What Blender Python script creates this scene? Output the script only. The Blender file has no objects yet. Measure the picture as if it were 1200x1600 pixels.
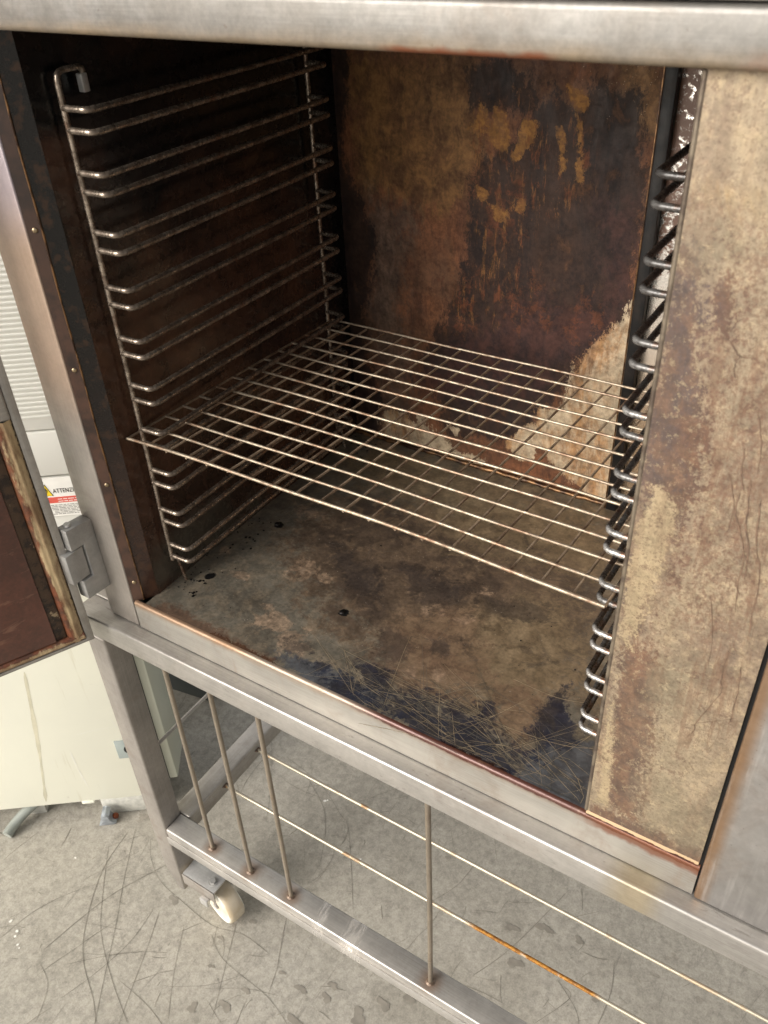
import bpy, bmesh, math, random
import numpy as np
from mathutils import Vector, Matrix, noise as mnoise
R = math.radians
random.seed(7)
sc = bpy.context.scene
col = sc.collection

# ------------------------------------------------------------------ camera
cam_d = bpy.data.cameras.new('camera'); cam = bpy.data.objects.new('camera', cam_d); col.objects.link(cam)
cam.location = (0.7737, -0.5449, 0.7887)
cam.rotation_euler = (R(53.6853), R(2.3962), R(32.3089))
cam_d.sensor_fit = 'VERTICAL'; cam_d.sensor_height = 36.0; cam_d.sensor_width = 27.0
cam_d.lens = 1345.34 / 1600 * 36
cam_d.clip_start = 0.02; cam_d.clip_end = 200
cam_d.dof.use_dof = True; cam_d.dof.focus_distance = 1.15; cam_d.dof.aperture_fstop = 13.0
sc.camera = cam

# ------------------------------------------------------------------ light
SUN_EL, SUN_AZ = 27.0, 205.0       # direction the light comes from (azimuth clockwise from +Y)
w = bpy.data.worlds.new('World'); sc.world = w; w.use_nodes = True
wn = w.node_tree; wn.nodes.clear()
sky = wn.nodes.new('ShaderNodeTexSky'); sky.sky_type = 'NISHITA'; sky.sun_disc = False
sky.sun_elevation = R(SUN_EL); sky.sun_rotation = R(SUN_AZ); sky.air_density = 1.0; sky.dust_density = 4.0
hs = wn.nodes.new('ShaderNodeHueSaturation'); hs.inputs['Saturation'].default_value = 0.25
bg = wn.nodes.new('ShaderNodeBackground'); bg.inputs['Strength'].default_value = 0.15
wo = wn.nodes.new('ShaderNodeOutputWorld')
wn.links.new(sky.outputs[0], hs.inputs['Color']); wm = wn.nodes.new('ShaderNodeMix'); wm.data_type = 'RGBA'; wm.blend_type = 'MULTIPLY'; wm.inputs[0].default_value = 1; wm.inputs[7].default_value = (1.0, .985, .955, 1)
wn.links.new(hs.outputs[0], wm.inputs[6]); wn.links.new(wm.outputs[2], bg.inputs[0]); wn.links.new(bg.outputs[0], wo.inputs[0])
sl = bpy.data.lights.new('sun', 'SUN'); sl.energy = 1.5; sl.angle = R(35); sl.color = (1.0, 0.975, 0.94)
so = bpy.data.objects.new('sun', sl); col.objects.link(so)
dv = Vector((math.sin(R(SUN_AZ)) * math.cos(R(SUN_EL)), math.cos(R(SUN_AZ)) * math.cos(R(SUN_EL)), math.sin(R(SUN_EL))))
so.rotation_euler = dv.to_track_quat('Z', 'Y').to_euler()
sc.view_settings.view_transform = 'Standard'; sc.view_settings.look = 'None'
sc.view_settings.exposure = 0.55; sc.view_settings.gamma = 1.0

# ------------------------------------------------------------------ material helpers
def lin(c):
    return tuple(((v / 255) / 12.92 if v / 255 <= 0.04045 else ((v / 255 + 0.055) / 1.055) ** 2.4) for v in c) + (1.0,)
class NT:
    def __init__(s, name):
        s.m = bpy.data.materials.new(name); s.m.use_nodes = True; s.t = s.m.node_tree
        s.b = s.t.nodes['Principled BSDF']; s._oc = None
    def n(s, typ, **kw):
        nd = s.t.nodes.new(typ)
        for k, v in kw.items(): setattr(nd, k, v)
        return nd
    def put(s, sock, v):
        if isinstance(v, bpy.types.NodeSocket): s.t.links.new(v, sock)
        elif isinstance(v, (int, float)) and sock.type in ('RGBA', 'VECTOR'): sock.default_value = (v, v, v, 1)[:len(sock.default_value)]
        else: sock.default_value = v
    def oc(s):
        if s._oc is None: s._oc = s.n('ShaderNodeTexCoord').outputs['Object']
        return s._oc
    def mapv(s, scale=(1, 1, 1), rot=(0, 0, 0), loc=(0, 0, 0), vec=None):
        m = s.n('ShaderNodeMapping'); s.put(m.inputs[0], vec or s.oc())
        m.inputs['Scale'].default_value = scale; m.inputs['Rotation'].default_value = rot; m.inputs['Location'].default_value = loc
        return m.outputs[0]
    def noise(s, scale, detail=4, rough=.55, dist=0, vec=None, lo=None, hi=None):
        nd = s.n('ShaderNodeTexNoise'); s.put(nd.inputs['Vector'], vec or s.oc())
        nd.inputs['Scale'].default_value = scale; nd.inputs['Detail'].default_value = detail
        nd.inputs['Roughness'].default_value = rough; nd.inputs['Distortion'].default_value = dist
        o = nd.outputs['Fac']
        return s.rng(o, lo, hi) if lo is not None else o
    def voro(s, scale, vec=None, feature='F1', lo=None, hi=None, rand=1):
        nd = s.n('ShaderNodeTexVoronoi', feature=feature); s.put(nd.inputs['Vector'], vec or s.oc())
        nd.inputs['Scale'].default_value = scale; nd.inputs['Randomness'].default_value = rand
        o = nd.outputs['Distance']
        return s.rng(o, lo, hi) if lo is not None else o
    def rng(s, v, lo, hi, a=0., b=1., smooth=True):
        nd = s.n('ShaderNodeMapRange'); nd.interpolation_type = 'SMOOTHSTEP' if smooth else 'LINEAR'
        s.put(nd.inputs[0], v); nd.inputs[1].default_value = lo; nd.inputs[2].default_value = hi
        nd.inputs[3].default_value = a; nd.inputs[4].default_value = b; nd.clamp = True
        return nd.outputs[0]
    def mth(s, op, a, b=0.0, clamp=False):
        nd = s.n('ShaderNodeMath', operation=op, use_clamp=clamp); s.put(nd.inputs[0], a); s.put(nd.inputs[1], b); return nd.outputs[0]
    def mul(s, a, b): return s.mth('MULTIPLY', a, b)
    def add(s, a, b): return s.mth('ADD', a, b)
    def sub(s, a, b): return s.mth('SUBTRACT', a, b)
    def inv(s, a): return s.mth('SUBTRACT', 1.0, a)
    def mix(s, f, a, b, mode='MIX'):
        nd = s.n('ShaderNodeMix', data_type='RGBA', blend_type=mode); s.put(nd.inputs[0], f); s.put(nd.inputs[6], a); s.put(nd.inputs[7], b)
        return nd.outputs[2]
    def mixf(s, f, a, b):
        nd = s.n('ShaderNodeMix', data_type='FLOAT'); s.put(nd.inputs[0], f); s.put(nd.inputs[2], a); s.put(nd.inputs[3], b); return nd.outputs[0]
    def attr(s, name): return s.n('ShaderNodeAttribute', attribute_name=name).outputs['Fac']
    def xyz(s):
        nd = s.n('ShaderNodeSeparateXYZ'); s.put(nd.inputs[0], s.oc()); return nd.outputs
    def patch(s, name, nz, amp=.8, e=.06):          # ragged edged area from a soft vertex field
        a = s.attr(name); wgt = s.mth('MULTIPLY', s.mul(a, s.inv(a)), 6.0, clamp=True)
        v = s.add(a, s.mul(s.mul(s.sub(nz, .5), amp * 3.2), wgt)); return s.rng(v, .5 - e, .5 + e)
    def grime(s, c, amt=.5, sc=1.0):                # fine uneven soiling
        a = s.rng(s.noise(34 * sc, 7, .74, .3), .34, .66); b = s.rng(s.noise(150 * sc, 5, .72), .36, .64)
        f = s.add(s.mul(a, .6), s.mul(b, .4)); g = s.rng(f, .1, .9, 1 - amt * .55, 1 + amt * .4, smooth=False)
        vm = s.n('ShaderNodeVectorMath', operation='SCALE'); s.put(vm.inputs[0], c); s.put(vm.inputs['Scale'], g); return vm.outputs[0]
    def bump(s, h, strength=.3, dist=.001, nrm=None):
        nd = s.n('ShaderNodeBump'); nd.inputs['Strength'].default_value = strength; nd.inputs['Distance'].default_value = dist
        s.put(nd.inputs['Height'], h)
        if nrm: s.put(nd.inputs['Normal'], nrm)
        return nd.outputs[0]
    def out(s, color=None, rough=None, metal=None, normal=None, spec=None, coat=None, coatr=None):
        i = s.b.inputs
        for k, v in (('Base Color', color), ('Roughness', rough), ('Metallic', metal), ('Normal', normal), ('Specular IOR Level', spec), ('Coat Weight', coat), ('Coat Roughness', coatr)):
            if v is not None: s.put(i[k], v)
        return s.m
def spread(s, nz, a=.32, b=.68): return s.rng(nz, a, b)

def steel(name, base=(174, 168, 160), rough=.34, grain=(1, 60, 60), dirt=(120, 98, 78), dirt_amt=.35, metal=.9, scr=.5):
    rough += .06
    m = NT(name)
    g = m.noise(8, 3, .6, vec=m.mapv(grain)); g2 = m.noise(60, 2, .6, vec=m.mapv(grain))
    c = m.mix(m.rng(m.noise(7, 5, .6, .3), .35, .7), lin(base), lin(tuple(v * .86 for v in base)))
    c = m.mix(m.mul(m.rng(g, .35, .7), .35), c, lin(tuple(min(255, v * 1.07) for v in base)))
    spots = m.rng(m.noise(160, 3, .6), .68, .76)
    c = m.mix(m.mul(spots, .5), c, lin((90, 76, 66)))
    d = m.mul(m.rng(m.noise(11, 6, .65, .6), .52, .75), dirt_amt); c = m.mix(d, c, lin(dirt))
    r = m.mixf(m.rng(g2, .3, .7), rough - .06, rough + .1); r = m.add(r, m.mul(d, .35))
    h = m.add(m.mul(g2, scr), m.mul(m.noise(25, 3), .6))
    return m, c, r, h
def steel_mat(name, **k):
    m, c, r, h = steel(name, **k)
    return m.out(m.grime(c, .16), r, k.get('metal', .55), m.bump(h, .08, .0005))

M = {}
M['post'] = steel_mat('post steel', grain=(60, 60, 1))
M['steelx'] = steel_mat('brushed steel along x', grain=(1, 60, 60))
M['steely'] = steel_mat('brushed steel along y', grain=(60, 1, 60))
M['leg'] = steel_mat('leg steel', base=(160, 153, 145), grain=(60, 60, 1), rough=.38)
M['rod'] = steel_mat('rod steel', base=(150, 138, 122), rough=.32, grain=(40, 40, 2), dirt=(110, 84, 58), dirt_amt=.6)
M['plate'] = steel_mat('zinc plate', base=(196, 194, 190), rough=.3, dirt_amt=.2)
M['hinge'] = steel_mat('cast hinge steel', base=(178, 176, 172), rough=.36, grain=(8, 8, 8), dirt_amt=.4)

# door post: orange reflection painted into the colour, lilac tone above
m, c, r, h = steel('tinted post steel', base=(178, 170, 161), grain=(60, 60, 1), rough=.33)
z = m.xyz()[2]
t = m.mul(m.rng(z, .24, .36), m.inv(m.rng(z, .48, .62)))
c = m.mix(m.mul(t, .38), c, lin((206, 160, 120)))
c = m.mix(m.mul(m.rng(z, .48, .56), .6), c, lin((170, 158, 170)))
M['postt'] = m.out(m.grime(c, .14), r, .6, m.bump(h, .08, .0006))

# header: tan film along the lower edge, rust streak
m, c, r, h = steel('header steel', base=(136, 133, 128), grain=(1, 60, 60), rough=.36)
X = m.xyz(); nz = m.noise(20, 6, .65, vec=m.mapv((1, 1, 3)))
e = m.rng(m.add(X[2], m.mul(m.sub(nz, .5), .012)), .697, .713, 1, 0)
c = m.mix(m.mul(e, .8), c, lin((124, 104, 76)))
c = m.mix(m.mul(m.rng(m.noise(5, 6, .65, .4), .42, .62), .55), c, lin((112, 106, 98)))
c = m.grime(c, .3)
rs = m.mul(m.rng(m.add(X[2], m.mul(m.sub(m.noise(60, 4), .5), .006)), .6985, .7035, 1, 0), m.mul(m.rng(X[0], .42, .45), m.rng(X[0], .56, .54)))
c = m.mix(m.mul(rs, .9), c, lin((122, 66, 38)))
pk = m.mul(m.rng(m.noise(14, 5, .6), .5, .68), m.mul(m.rng(X[2], .697, .712, 1, 0), m.rng(X[0], .5, .6)))
c = m.mix(m.mul(pk, .7), c, lin((158, 112, 92)))
M['header'] = m.out(c, m.add(r, m.mul(e, .15)), m.mixf(e, .5, .3), m.bump(h, .1, .0006))

# front lip: baked brown line along the top edge, growing to the right
m, c, r, h = steel('lip steel', base=(170, 165, 156), grain=(1, 60, 60), rough=.36)
X = m.xyz(); nz = m.noise(28, 6, .65, vec=m.mapv((1, 1, 1)))
ze = m.add(X[2], m.mul(m.sub(nz, .5), .012))
e = m.rng(ze, -.009, -.001); gold = m.mul(e, m.rng(X[0], .16, .2, 1, 0))
c = m.mix(m.mul(m.rng(ze, -.014, -.002), .45), c, lin((150, 118, 86)))
red = m.mul(m.rng(ze, -.0085, -.004), m.rng(X[0], .30, .40)); c = m.mix(m.mul(red, .92), c, lin((74, 34, 26)))
big = m.mul(m.rng(m.add(X[2], m.mul(m.sub(nz, .5), .022)), -.017, -.010), m.rng(X[0], .62, .66)); c = m.mix(m.mul(big, .85), c, lin((110, 66, 44)))
c = m.mix(m.mul(gold, .6), c, lin((150, 112, 78)))
vs = m.rng(m.noise(9, 5, .6, vec=m.mapv((4, 4, .5))), .58, .7); c = m.mix(m.mul(vs, .25), c, lin((140, 112, 88)))
M['lip'] = m.out(c, m.mixf(red, r, .22), m.mixf(m.mth('MAXIMUM', red, big), .55, .25), m.bump(m.add(h, m.mul(m.mul(nz, red), 3)), .2, .001))

# top rail of the stand
m, c, r, h = steel('stand rail steel', base=(180, 175, 168), grain=(1, 60, 60), rough=.3, dirt_amt=.3)
X = m.xyz(); sc_ = m.rng(m.noise(18, 7, .7, 1.2, vec=m.mapv((1, 3, 3))), .60, .63)
c = m.mix(m.mul(sc_, m.mul(m.rng(X[1], -.03, -.015), .35)), c, lin((96, 88, 84)))
yel = m.mul(m.rng(X[0], .66, .70), m.rng(X[0], .74, .71)); c = m.mix(m.mul(yel, .4), c, lin((176, 150, 90)))
M['rail'] = m.out(m.grime(c, .15), r, .6, m.bump(h, .1, .0006))
# lower rail: ground-off polish marks
m, c, r, h = steel('lower rail steel', base=(180, 175, 168), grain=(1, 60, 60), rough=.32, dirt_amt=.3)
X = m.xyz()
for xa, xb in ((.235, .262), (.29, .33)):
    pm = m.mul(m.rng(m.add(X[0], m.mul(m.sub(m.noise(30, 4), .5), .03)), xa, xa + .008), m.rng(m.add(X[0], m.mul(m.sub(m.noise(26, 4), .5), .03)), xb, xb - .008)); pm = m.mul(pm, m.rng(m.noise(8, 4, vec=m.mapv((30, 4, 4))), .42, .55))
    c = m.mix(m.mul(pm, .8), c, lin((226, 220, 212))); r = m.mixf(pm, r, .2)
for xs in (.012, .098, .184, .449):      # heat stain round each weld
    v = m.n('ShaderNodeVectorMath', operation='DISTANCE'); m.put(v.inputs[0], m.oc()); v.inputs[1].default_value = (xs, -.005, -.558)
    c = m.mix(m.mul(m.rng(m.add(v.outputs['Value'], m.mul(m.sub(m.noise(60, 4), .5), .012)), .006, .026, 1, 0), .65), c, lin((132, 100, 74)))
M['rail2'] = m.out(m.grime(c, .15), r, .55, m.bump(h, .08, .0005))

# greased, burnt rack wire
m = NT('burnt rack wire'); rnd_ = m.n('ShaderNodeObjectInfo').outputs['Random']
nz = m.noise(90, 5, .65); n2 = m.noise(260, 3, .6); n3 = m.noise(24, 3, .6)
c = m.mix(m.rng(nz, .36, .68), lin((176, 162, 146)), lin((92, 78, 66)))
c = m.mix(m.mul(m.rng(n3, .52, .66), .6), c, lin((116, 76, 52))); c = m.mix(m.mul(rnd_, .35), c, lin((60, 48, 40)))
M['rack'] = m.out(c, m.mixf(m.rng(n2, .35, .65), .2, .42), m.mixf(m.rng(nz, .36, .68), .8, .6), m.bump(m.add(nz, m.mul(n2, .5)), .3, .0008))
m = NT('black burnt wire')
gp_ = m.n('ShaderNodeNewGeometry'); sp_x = m.n('ShaderNodeSeparateXYZ'); m.put(sp_x.inputs[0], gp_.outputs['Position']); GP = sp_x.outputs
nz = m.noise(70, 5, .65); n2 = m.noise(240, 3, .6)
X = m.xyz(); fr = m.rng(X[1], .068, .060)                    # the front bends are rubbed bright
rnd_ = m.n('ShaderNodeObjectInfo').outputs['Random']
worn = m.mul(m.mul(m.mth('MAXIMUM', fr, .08), m.rng(nz, .38, .56, 1, 0.1)), m.mul(m.rng(rnd_, 0, .9, .35, 1, smooth=False), m.rng(GP[2], .56, .30, .18, 1)))
c = m.mix(m.rng(nz, .40, .66), lin((22, 19, 18)), lin((50, 42, 36)))
c = m.mix(worn, c, m.mix(m.rng(m.noise(40, 3), .5, .6), lin((226, 222, 216)), lin((186, 130, 92))))
M['rackr'] = m.out(c, m.mixf(m.rng(n2, .35, .65), .16, .42), m.mixf(worn, .15, .95), m.bump(m.add(nz, m.mul(n2, .5)), .5, .0012))

# shelf wire
m = NT('shelf wire')
n3 = m.noise(30, 5, .65)
c = m.mix(m.rng(n3, .42, .66), lin((172, 158, 138)), lin((140, 112, 90)))
M['shelf'] = m.out(m.grime(c, .6, 2), m.mixf(m.rng(m.noise(120, 3), .3, .7), .38, .55), .6, m.bump(n3, .15, .0008))
m = NT('shelf cross wire')
n3 = m.noise(30, 5, .65)
c = m.mix(m.rng(n3, .42, .66), lin((160, 140, 118)), lin((112, 90, 72)))
M['shelfc'] = m.out(m.grime(c, .6, 2), .5, .4, m.bump(n3, .15, .0008))
# stand wires with rust
m = NT('stand wire')
X = m.xyz(); n3 = m.noise(22, 5, .6, vec=m.mapv((1, 1, 1)))
ru = m.mul(m.rng(X[0], .44, .47), m.rng(X[0], .68, .66)); ru = m.mul(ru, m.rng(X[1], .16, .15))
ru2 = m.mul(m.rng(n3, .56, .60), m.rng(X[0], .35, .1, .35, 1))
rr = m.mth('MAXIMUM', m.mul(ru, m.rng(n3, .36, .44)), m.mul(ru2, .8))
c = m.mix(rr, lin((186, 176, 156)), m.mix(m.rng(m.noise(200, 2), .4, .6), lin((176, 122, 44)), lin((136, 88, 34))))
M['standwire'] = m.out(c, m.mixf(rr, .42, .6), m.mixf(rr, .6, .3))
m = NT('weld'); M['weld'] = m.out(m.mix(m.noise(300, 3, lo=.4, hi=.6), lin((132, 112, 94)), lin((88, 70, 56))), .5, .3)
m = NT('weld scorch')
X = m.xyz(); rad = m.n('ShaderNodeVectorMath', operation='LENGTH'); m.put(rad.inputs[0], m.oc())

# ---- cavity floor
m = NT('baked cavity floor')
nb = m.noise(9, 7, .62, .4); nf = m.noise(38, 6, .68, .5); nh = m.noise(120, 4, .65)
nE = m.add(m.mul(m.noise(26, 8, .78, .5), .65), m.mul(m.noise(140, 5, .8), .35))
c = m.mix(spread(m, nb, .35, .65), lin((112, 106, 94)), lin((86, 80, 70)))
c = m.mix(m.mul(spread(m, nf, .4, .66), .5), c, lin((138, 122, 100)))
brown = m.mix(spread(m, nb, .38, .62), lin((100, 83, 67)), lin((72, 60, 51)))
brown = m.mix(m.mul(spread(m, nf, .48, .62), .7), brown, lin((112, 92, 72)))
c = m.mix(m.mul(m.patch('brown', nE, .9, .22), .92), c, brown)
ol = m.mix(spread(m, nf, .4, .62), lin((112, 96, 74)), lin((136, 118, 92)))  # olive lightened to stand in for light reaching the rear floor
c = m.mix(m.mul(m.patch('olive', nE, .9, .25), .85), c, ol)
tan = m.mix(spread(m, nf, .42, .6), lin((128, 106, 84)), lin((104, 82, 64)))
c = m.mix(m.mul(m.patch('tan', nE, .9, .16), .85), c, tan)
c = m.mix(m.mul(m.patch('bloom', nf, 1.0, .22), .5), c, m.mix(spread(m, nh, .4, .6), lin((178, 150, 124)), lin((134, 112, 92))))
dk = m.mul(m.rng(m.noise(17, 7, .7, 1.0), .58, .66), m.rng(m.attr('brown'), .3, .6)); c = m.mix(m.mul(dk, .4), c, lin((38, 34, 36)))
c = m.mix(m.mul(m.patch('smudge', nE, 1.0, .15), .6), c, lin((54, 48, 46)))
gr = m.mix(spread(m, nf, .42, .64), lin((82, 84, 88)), lin((58, 60, 66)))
pg = m.patch('grey', nE, .5, .08); c = m.mix(m.mul(pg, .9), c, gr)
bl = m.mix(spread(m, nf, .4, .62), lin((36, 42, 60)), lin((58, 56, 60)))
pb = m.patch('blue', nE, 1.1, .12); c = m.mix(m.mul(pb, .86), c, bl)
er = m.patch('edge', nE, .8, .06); c = m.mix(m.mul(er, .88), c, lin((48, 28, 20)))
eb = m.patch('edgebrown', nE, .8, .12); c = m.mix(m.mul(eb, .75), c, lin((98, 72, 56)))
bk = m.patch('black', nf, .55, .08); c = m.mix(bk, c, lin((10, 9, 9)))
fl = m.rng(m.voro(150), .05, .09, 1, 0); fl = m.mul(fl, m.rng(m.noise(40, 2), .52, .56)); c = m.mix(m.mul(fl, .6), c, lin((200, 190, 175)))
fd = m.rng(m.voro(95, vec=m.mapv(loc=(3, 1, 0))), .05, .10, 1, 0); fd = m.mul(fd, m.rng(m.noise(30, 2), .5, .56)); c = m.mix(m.mul(fd, .8), c, lin((26, 22, 22)))
ro = m.mixf(spread(m, nf), .36, .6); ro = m.mixf(pb, ro, .28); ro = m.mixf(er, ro, .15); ro = m.mixf(pg, ro, .4)
M['floor'] = m.out(m.grime(c, .6, 1.3), ro, m.mixf(pb, .12, .3), m.bump(m.add(m.mul(nf, .8), m.add(m.mul(nh, .4), m.mul(nb, .6))), .25, .0015))

# ---- back plate
m = NT('burnt back plate')
nv = m.noise(22, 9, .76, .4, vec=m.mapv((1, 1, .3))); nf = m.noise(45, 6, .68, .4, vec=m.mapv((1, 1, .6))); nb = m.noise(7, 6, .6, .3); nh = m.noise(150, 4, .65)
nE = m.add(m.mul(m.noise(30, 9, .82, .4, vec=m.mapv((1, 1, .55))), .62), m.mul(m.noise(150, 6, .85, .2, vec=m.mapv((1, 1, .6))), .38))
c = m.mix(spread(m, nv, .36, .64), lin((120, 78, 53)), lin((82, 54, 40)))
c = m.mix(m.mul(spread(m, nb, .42, .62), .6), c, lin((88, 68, 53)))
c = m.mix(m.mul(m.rng(m.noise(70, 8, .82, .3, vec=m.mapv((1, 1, .35))), .5, .62), .45), c, lin((58, 40, 32)))
c = m.mix(m.mul(m.patch('ochre', nE, .8, .2), .8), c, m.mix(spread(m, nf, .4, .6), lin((128, 94, 56)), lin((92, 66, 42))))
c = m.mix(m.mul(m.patch('greyish', nE, .8, .25), .7), c, m.mix(spread(m, nf, .4, .6), lin((104, 88, 76)), lin((72, 62, 56))))
c = m.mix(m.mul(m.patch('red', nE, .9, .3), .6), c, m.mix(spread(m, nf, .4, .62), lin((104, 60, 42)), lin((66, 40, 34))))
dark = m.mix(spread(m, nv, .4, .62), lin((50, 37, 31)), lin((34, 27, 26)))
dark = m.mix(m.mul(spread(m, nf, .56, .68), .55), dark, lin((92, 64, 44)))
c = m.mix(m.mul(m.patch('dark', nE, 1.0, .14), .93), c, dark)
c = m.mix(m.mul(m.patch('plum', nE, .9, .2), .8), c, m.mix(spread(m, nf, .4, .62), lin((70, 44, 38)), lin((46, 34, 34))))
c = m.mix(m.mul(m.patch('gold', nE, 1.1, .10), .85), c, m.mix(spread(m, nh, .4, .6), lin((158, 112, 58)), lin((112, 78, 44))))
c = m.mix(m.mul(m.mul(m.patch('rustpatch', nf, 1.0, .2), m.rng(m.noise(60, 8, .8), .48, .56)), .75), c, lin((92, 54, 36)))
be = m.patch('beige', nE, 1.0, .05); c = m.mix(be, c, m.mix(spread(m, nv, .42, .6), lin((178, 160, 134)), m.mix(spread(m, nf, .4, .6), lin((160, 122, 84)), lin((128, 98, 72)))))
gs = m.mul(m.rng(m.noise(60, 9, .84, .3, vec=m.mapv((1.6, 1, .32))), .535, .60), m.rng(m.attr('goldzone'), .3, .7)); c = m.mix(m.mul(gs, .75), c, m.mix(m.noise(50, 4, lo=.4, hi=.6), lin((128, 88, 48)), lin((104, 60, 36))))
fl = m.mul(m.rng(m.voro(230), .06, .1, 1, 0), m.patch('fleck', m.noise(60, 3), .8, .1)); c = m.mix(m.mul(fl, .8), c, lin((210, 190, 165)))
M['back'] = m.out(m.grime(c, .7), m.mixf(spread(m, nf), .42, .68), .1, m.bump(m.add(nf, m.add(nh, m.mul(be, 2))), .3, .0012), spec=.25)

# ---- left wall (glossy burnt grease)
m = NT('burnt side wall')
nb = m.noise(7, 6, .6, .5); nf = m.noise(55, 6, .66, .4); nh = m.noise(200, 3, .6)
c = m.mix(spread(m, nb, .4, .6), lin((82, 56, 42)), lin((58, 42, 34)))
c = m.mix(m.mul(spread(m, nf, .5, .66), .5), c, lin((84, 54, 38)))
c = m.mix(m.patch('soot_dark', m.noise(9, 6, .6, .4), .5, .28), c, lin((13, 15, 16)))  # soot, with shade of the unlit upper wall put into the colour
c = m.mix(m.mul(m.patch('grease', m.noise(14, 5, .6), .3, .04), .8), c, lin((16, 9, 6)))
c = m.mix(m.mul(m.patch('goldline', nf, .8, .15), .55), c, lin((118, 76, 34)))
c = m.mix(m.mul(m.patch('wallgrey', m.noise(10, 6), .6, .3), .8), c, lin((84, 80, 70)))
M['wall'] = m.out(m.grime(c, .5), m.mixf(spread(m, nf), .17, .34), .25, m.bump(m.add(nb, m.mul(nf, .3)), .08, .001), coat=.3, coatr=.12)
m = NT('greasy wall edge'); nf = m.noise(60, 6, .7); X = m.xyz()
c = m.mix(m.rng(m.add(X[2], m.mul(m.sub(m.noise(12, 5), .5), .3)), .0, .45), lin((58, 38, 29)), lin((20, 17, 16)))
M['greasew'] = m.out(m.mix(m.mul(m.rng(nf, .52, .62), .5), c, lin((84, 56, 36))), m.mixf(nf, .15, .4), .2, m.bump(nf, .15, .001), coat=.3, coatr=.12)
m = NT('dark return strip')
nf = m.noise(40, 6, .65)
c = m.mix(spread(m, nf, .4, .64), lin((78, 54, 42)), lin((48, 35, 29))); X = m.xyz(); c = m.mix(m.mul(m.rng(X[2], .30, .6), .5), c, lin((34, 27, 24)))
M['strip'] = m.out(c, .4, 0, m.bump(nf, .15, .001))
m = NT('soot black')
M['soot_dark'] = m.out(m.mix(m.noise(50, 5, lo=.4, hi=.7), lin((14, 13, 13)), lin((34, 28, 24))), m.mixf(m.noise(90, 3), .35, .6), .0, m.bump(m.noise(80, 4), .3, .001), spec=.3)
m = NT('seam ridge')
M['seam'] = m.out(m.mix(m.noise(60, 5, lo=.4, hi=.62), lin((120, 88, 56)), lin((52, 34, 22))), .35, .6, m.bump(m.noise(120, 4), .5, .001))
# sparkling greasy steel at the rear right
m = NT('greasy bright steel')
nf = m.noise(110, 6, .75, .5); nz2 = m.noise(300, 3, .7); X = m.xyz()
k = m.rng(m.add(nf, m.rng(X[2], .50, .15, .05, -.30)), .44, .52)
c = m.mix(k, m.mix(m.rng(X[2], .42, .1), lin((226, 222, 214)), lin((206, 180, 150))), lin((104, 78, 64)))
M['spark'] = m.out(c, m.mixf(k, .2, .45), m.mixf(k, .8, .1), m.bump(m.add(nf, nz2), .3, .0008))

# ---- right beige panel
m = NT('stained beige panel')
nb = m.noise(11, 7, .64, .6, vec=m.mapv((1, 1, .6))); nf = m.noise(60, 7, .72, .5, vec=m.mapv((1, 1, .7))); nh = m.noise(190, 4, .7); nE = m.add(m.mul(m.noise(60, 9, .86, .3, vec=m.mapv((1, 1, .75))), .5), m.mul(m.noise(260, 5, .85, vec=m.mapv((1, 1, .8))), .5))
X = m.xyz()
c = m.mix(spread(m, nb, .38, .62), lin((150, 134, 111)), lin((122, 106, 90)))
c = m.mix(m.mul(spread(m, nf, .46, .64), .5), c, lin((167, 148, 118)))
c = m.mix(m.mul(m.mul(m.patch('mottle', nE, .95, .3), m.rng(nE, .47, .54)), .75), c, lin((112, 84, 68)))
vein = m.rng(m.noise(20, 5, .6, 1.6, vec=m.mapv((3.2, 1, .7))), .485, .50); vein2 = m.rng(m.noise(20, 5, .6, 1.6, vec=m.mapv((3.2, 1, .7))), .515, .50)
c = m.mix(m.mul(m.mul(m.mul(vein, vein2), m.rng(m.attr('veins'), .2, .8)), .55), c, lin((104, 74, 56)))
c = m.mix(m.mul(m.patch('brown', nE, 1.15, .09), .85), c, m.mix(spread(m, nf, .42, .6), lin((84, 64, 56)), lin((108, 80, 63))))
c = m.mix(m.mul(m.patch('grey', nE, 1.15, .09), .9), c, m.mix(spread(m, nf, .42, .6), lin((86, 74, 70)), lin((106, 84, 70))))
c = m.mix(m.mul(m.patch('cool', nb, .8, .3), .6), c, lin((130, 120, 98)))
c = m.mix(m.mul(m.patch('rust', nE, .95, .3), .12), c, lin((140, 86, 56)))
c = m.mix(m.mul(m.patch('pale', nE, 1.1, .08), .8), c, lin((172, 154, 122)))
c = m.mix(m.mul(m.patch('yellow', nb, .8, .25), .55), c, lin((186, 152, 92)))
fs_ = m.noise(330, 5, .8); c = m.mix(m.mul(m.rng(fs_, .54, .60), .5), c, lin((92, 74, 62)))
c = m.mix(m.mul(m.mul(m.rng(m.noise(95, 8, .85, .2), .535, .57), m.rng(m.noise(10, 4, .6), .40, .58)), .7), c, lin((96, 74, 62)))
c = m.mix(m.mul(m.rng(m.noise(120, 8, .85, .2, vec=m.mapv(loc=(4, 0, 2))), .56, .59), .5), c, lin((176, 158, 126)))
stv = m.noise(26, 7, .75, .4, vec=m.mapv((3.2, 1, .28))); c = m.mix(m.mul(m.mul(m.rng(stv, .50, .60), m.rng(m.attr('veins'), .1, .8, .35, 1)), .6), c, lin((112, 86, 68)))
M['panel'] = m.out(m.grime(c, .45, 1.4), m.mixf(spread(m, nf), .38, .6), .25, m.bump(m.add(nf, m.mul(nh, .6)), .2, .001))
m = NT('stained sill strip')
nE = m.noise(40, 7, .75); X = m.xyz()
k = m.rng(m.add(X[2], m.mul(m.sub(nE, .5), .012)), .0005, .0015)
c = m.mix(k, m.mix(m.noise(90, 5, lo=.4, hi=.6), lin((96, 52, 36)), lin((70, 42, 32))), lin((208, 178, 142)))
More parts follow.
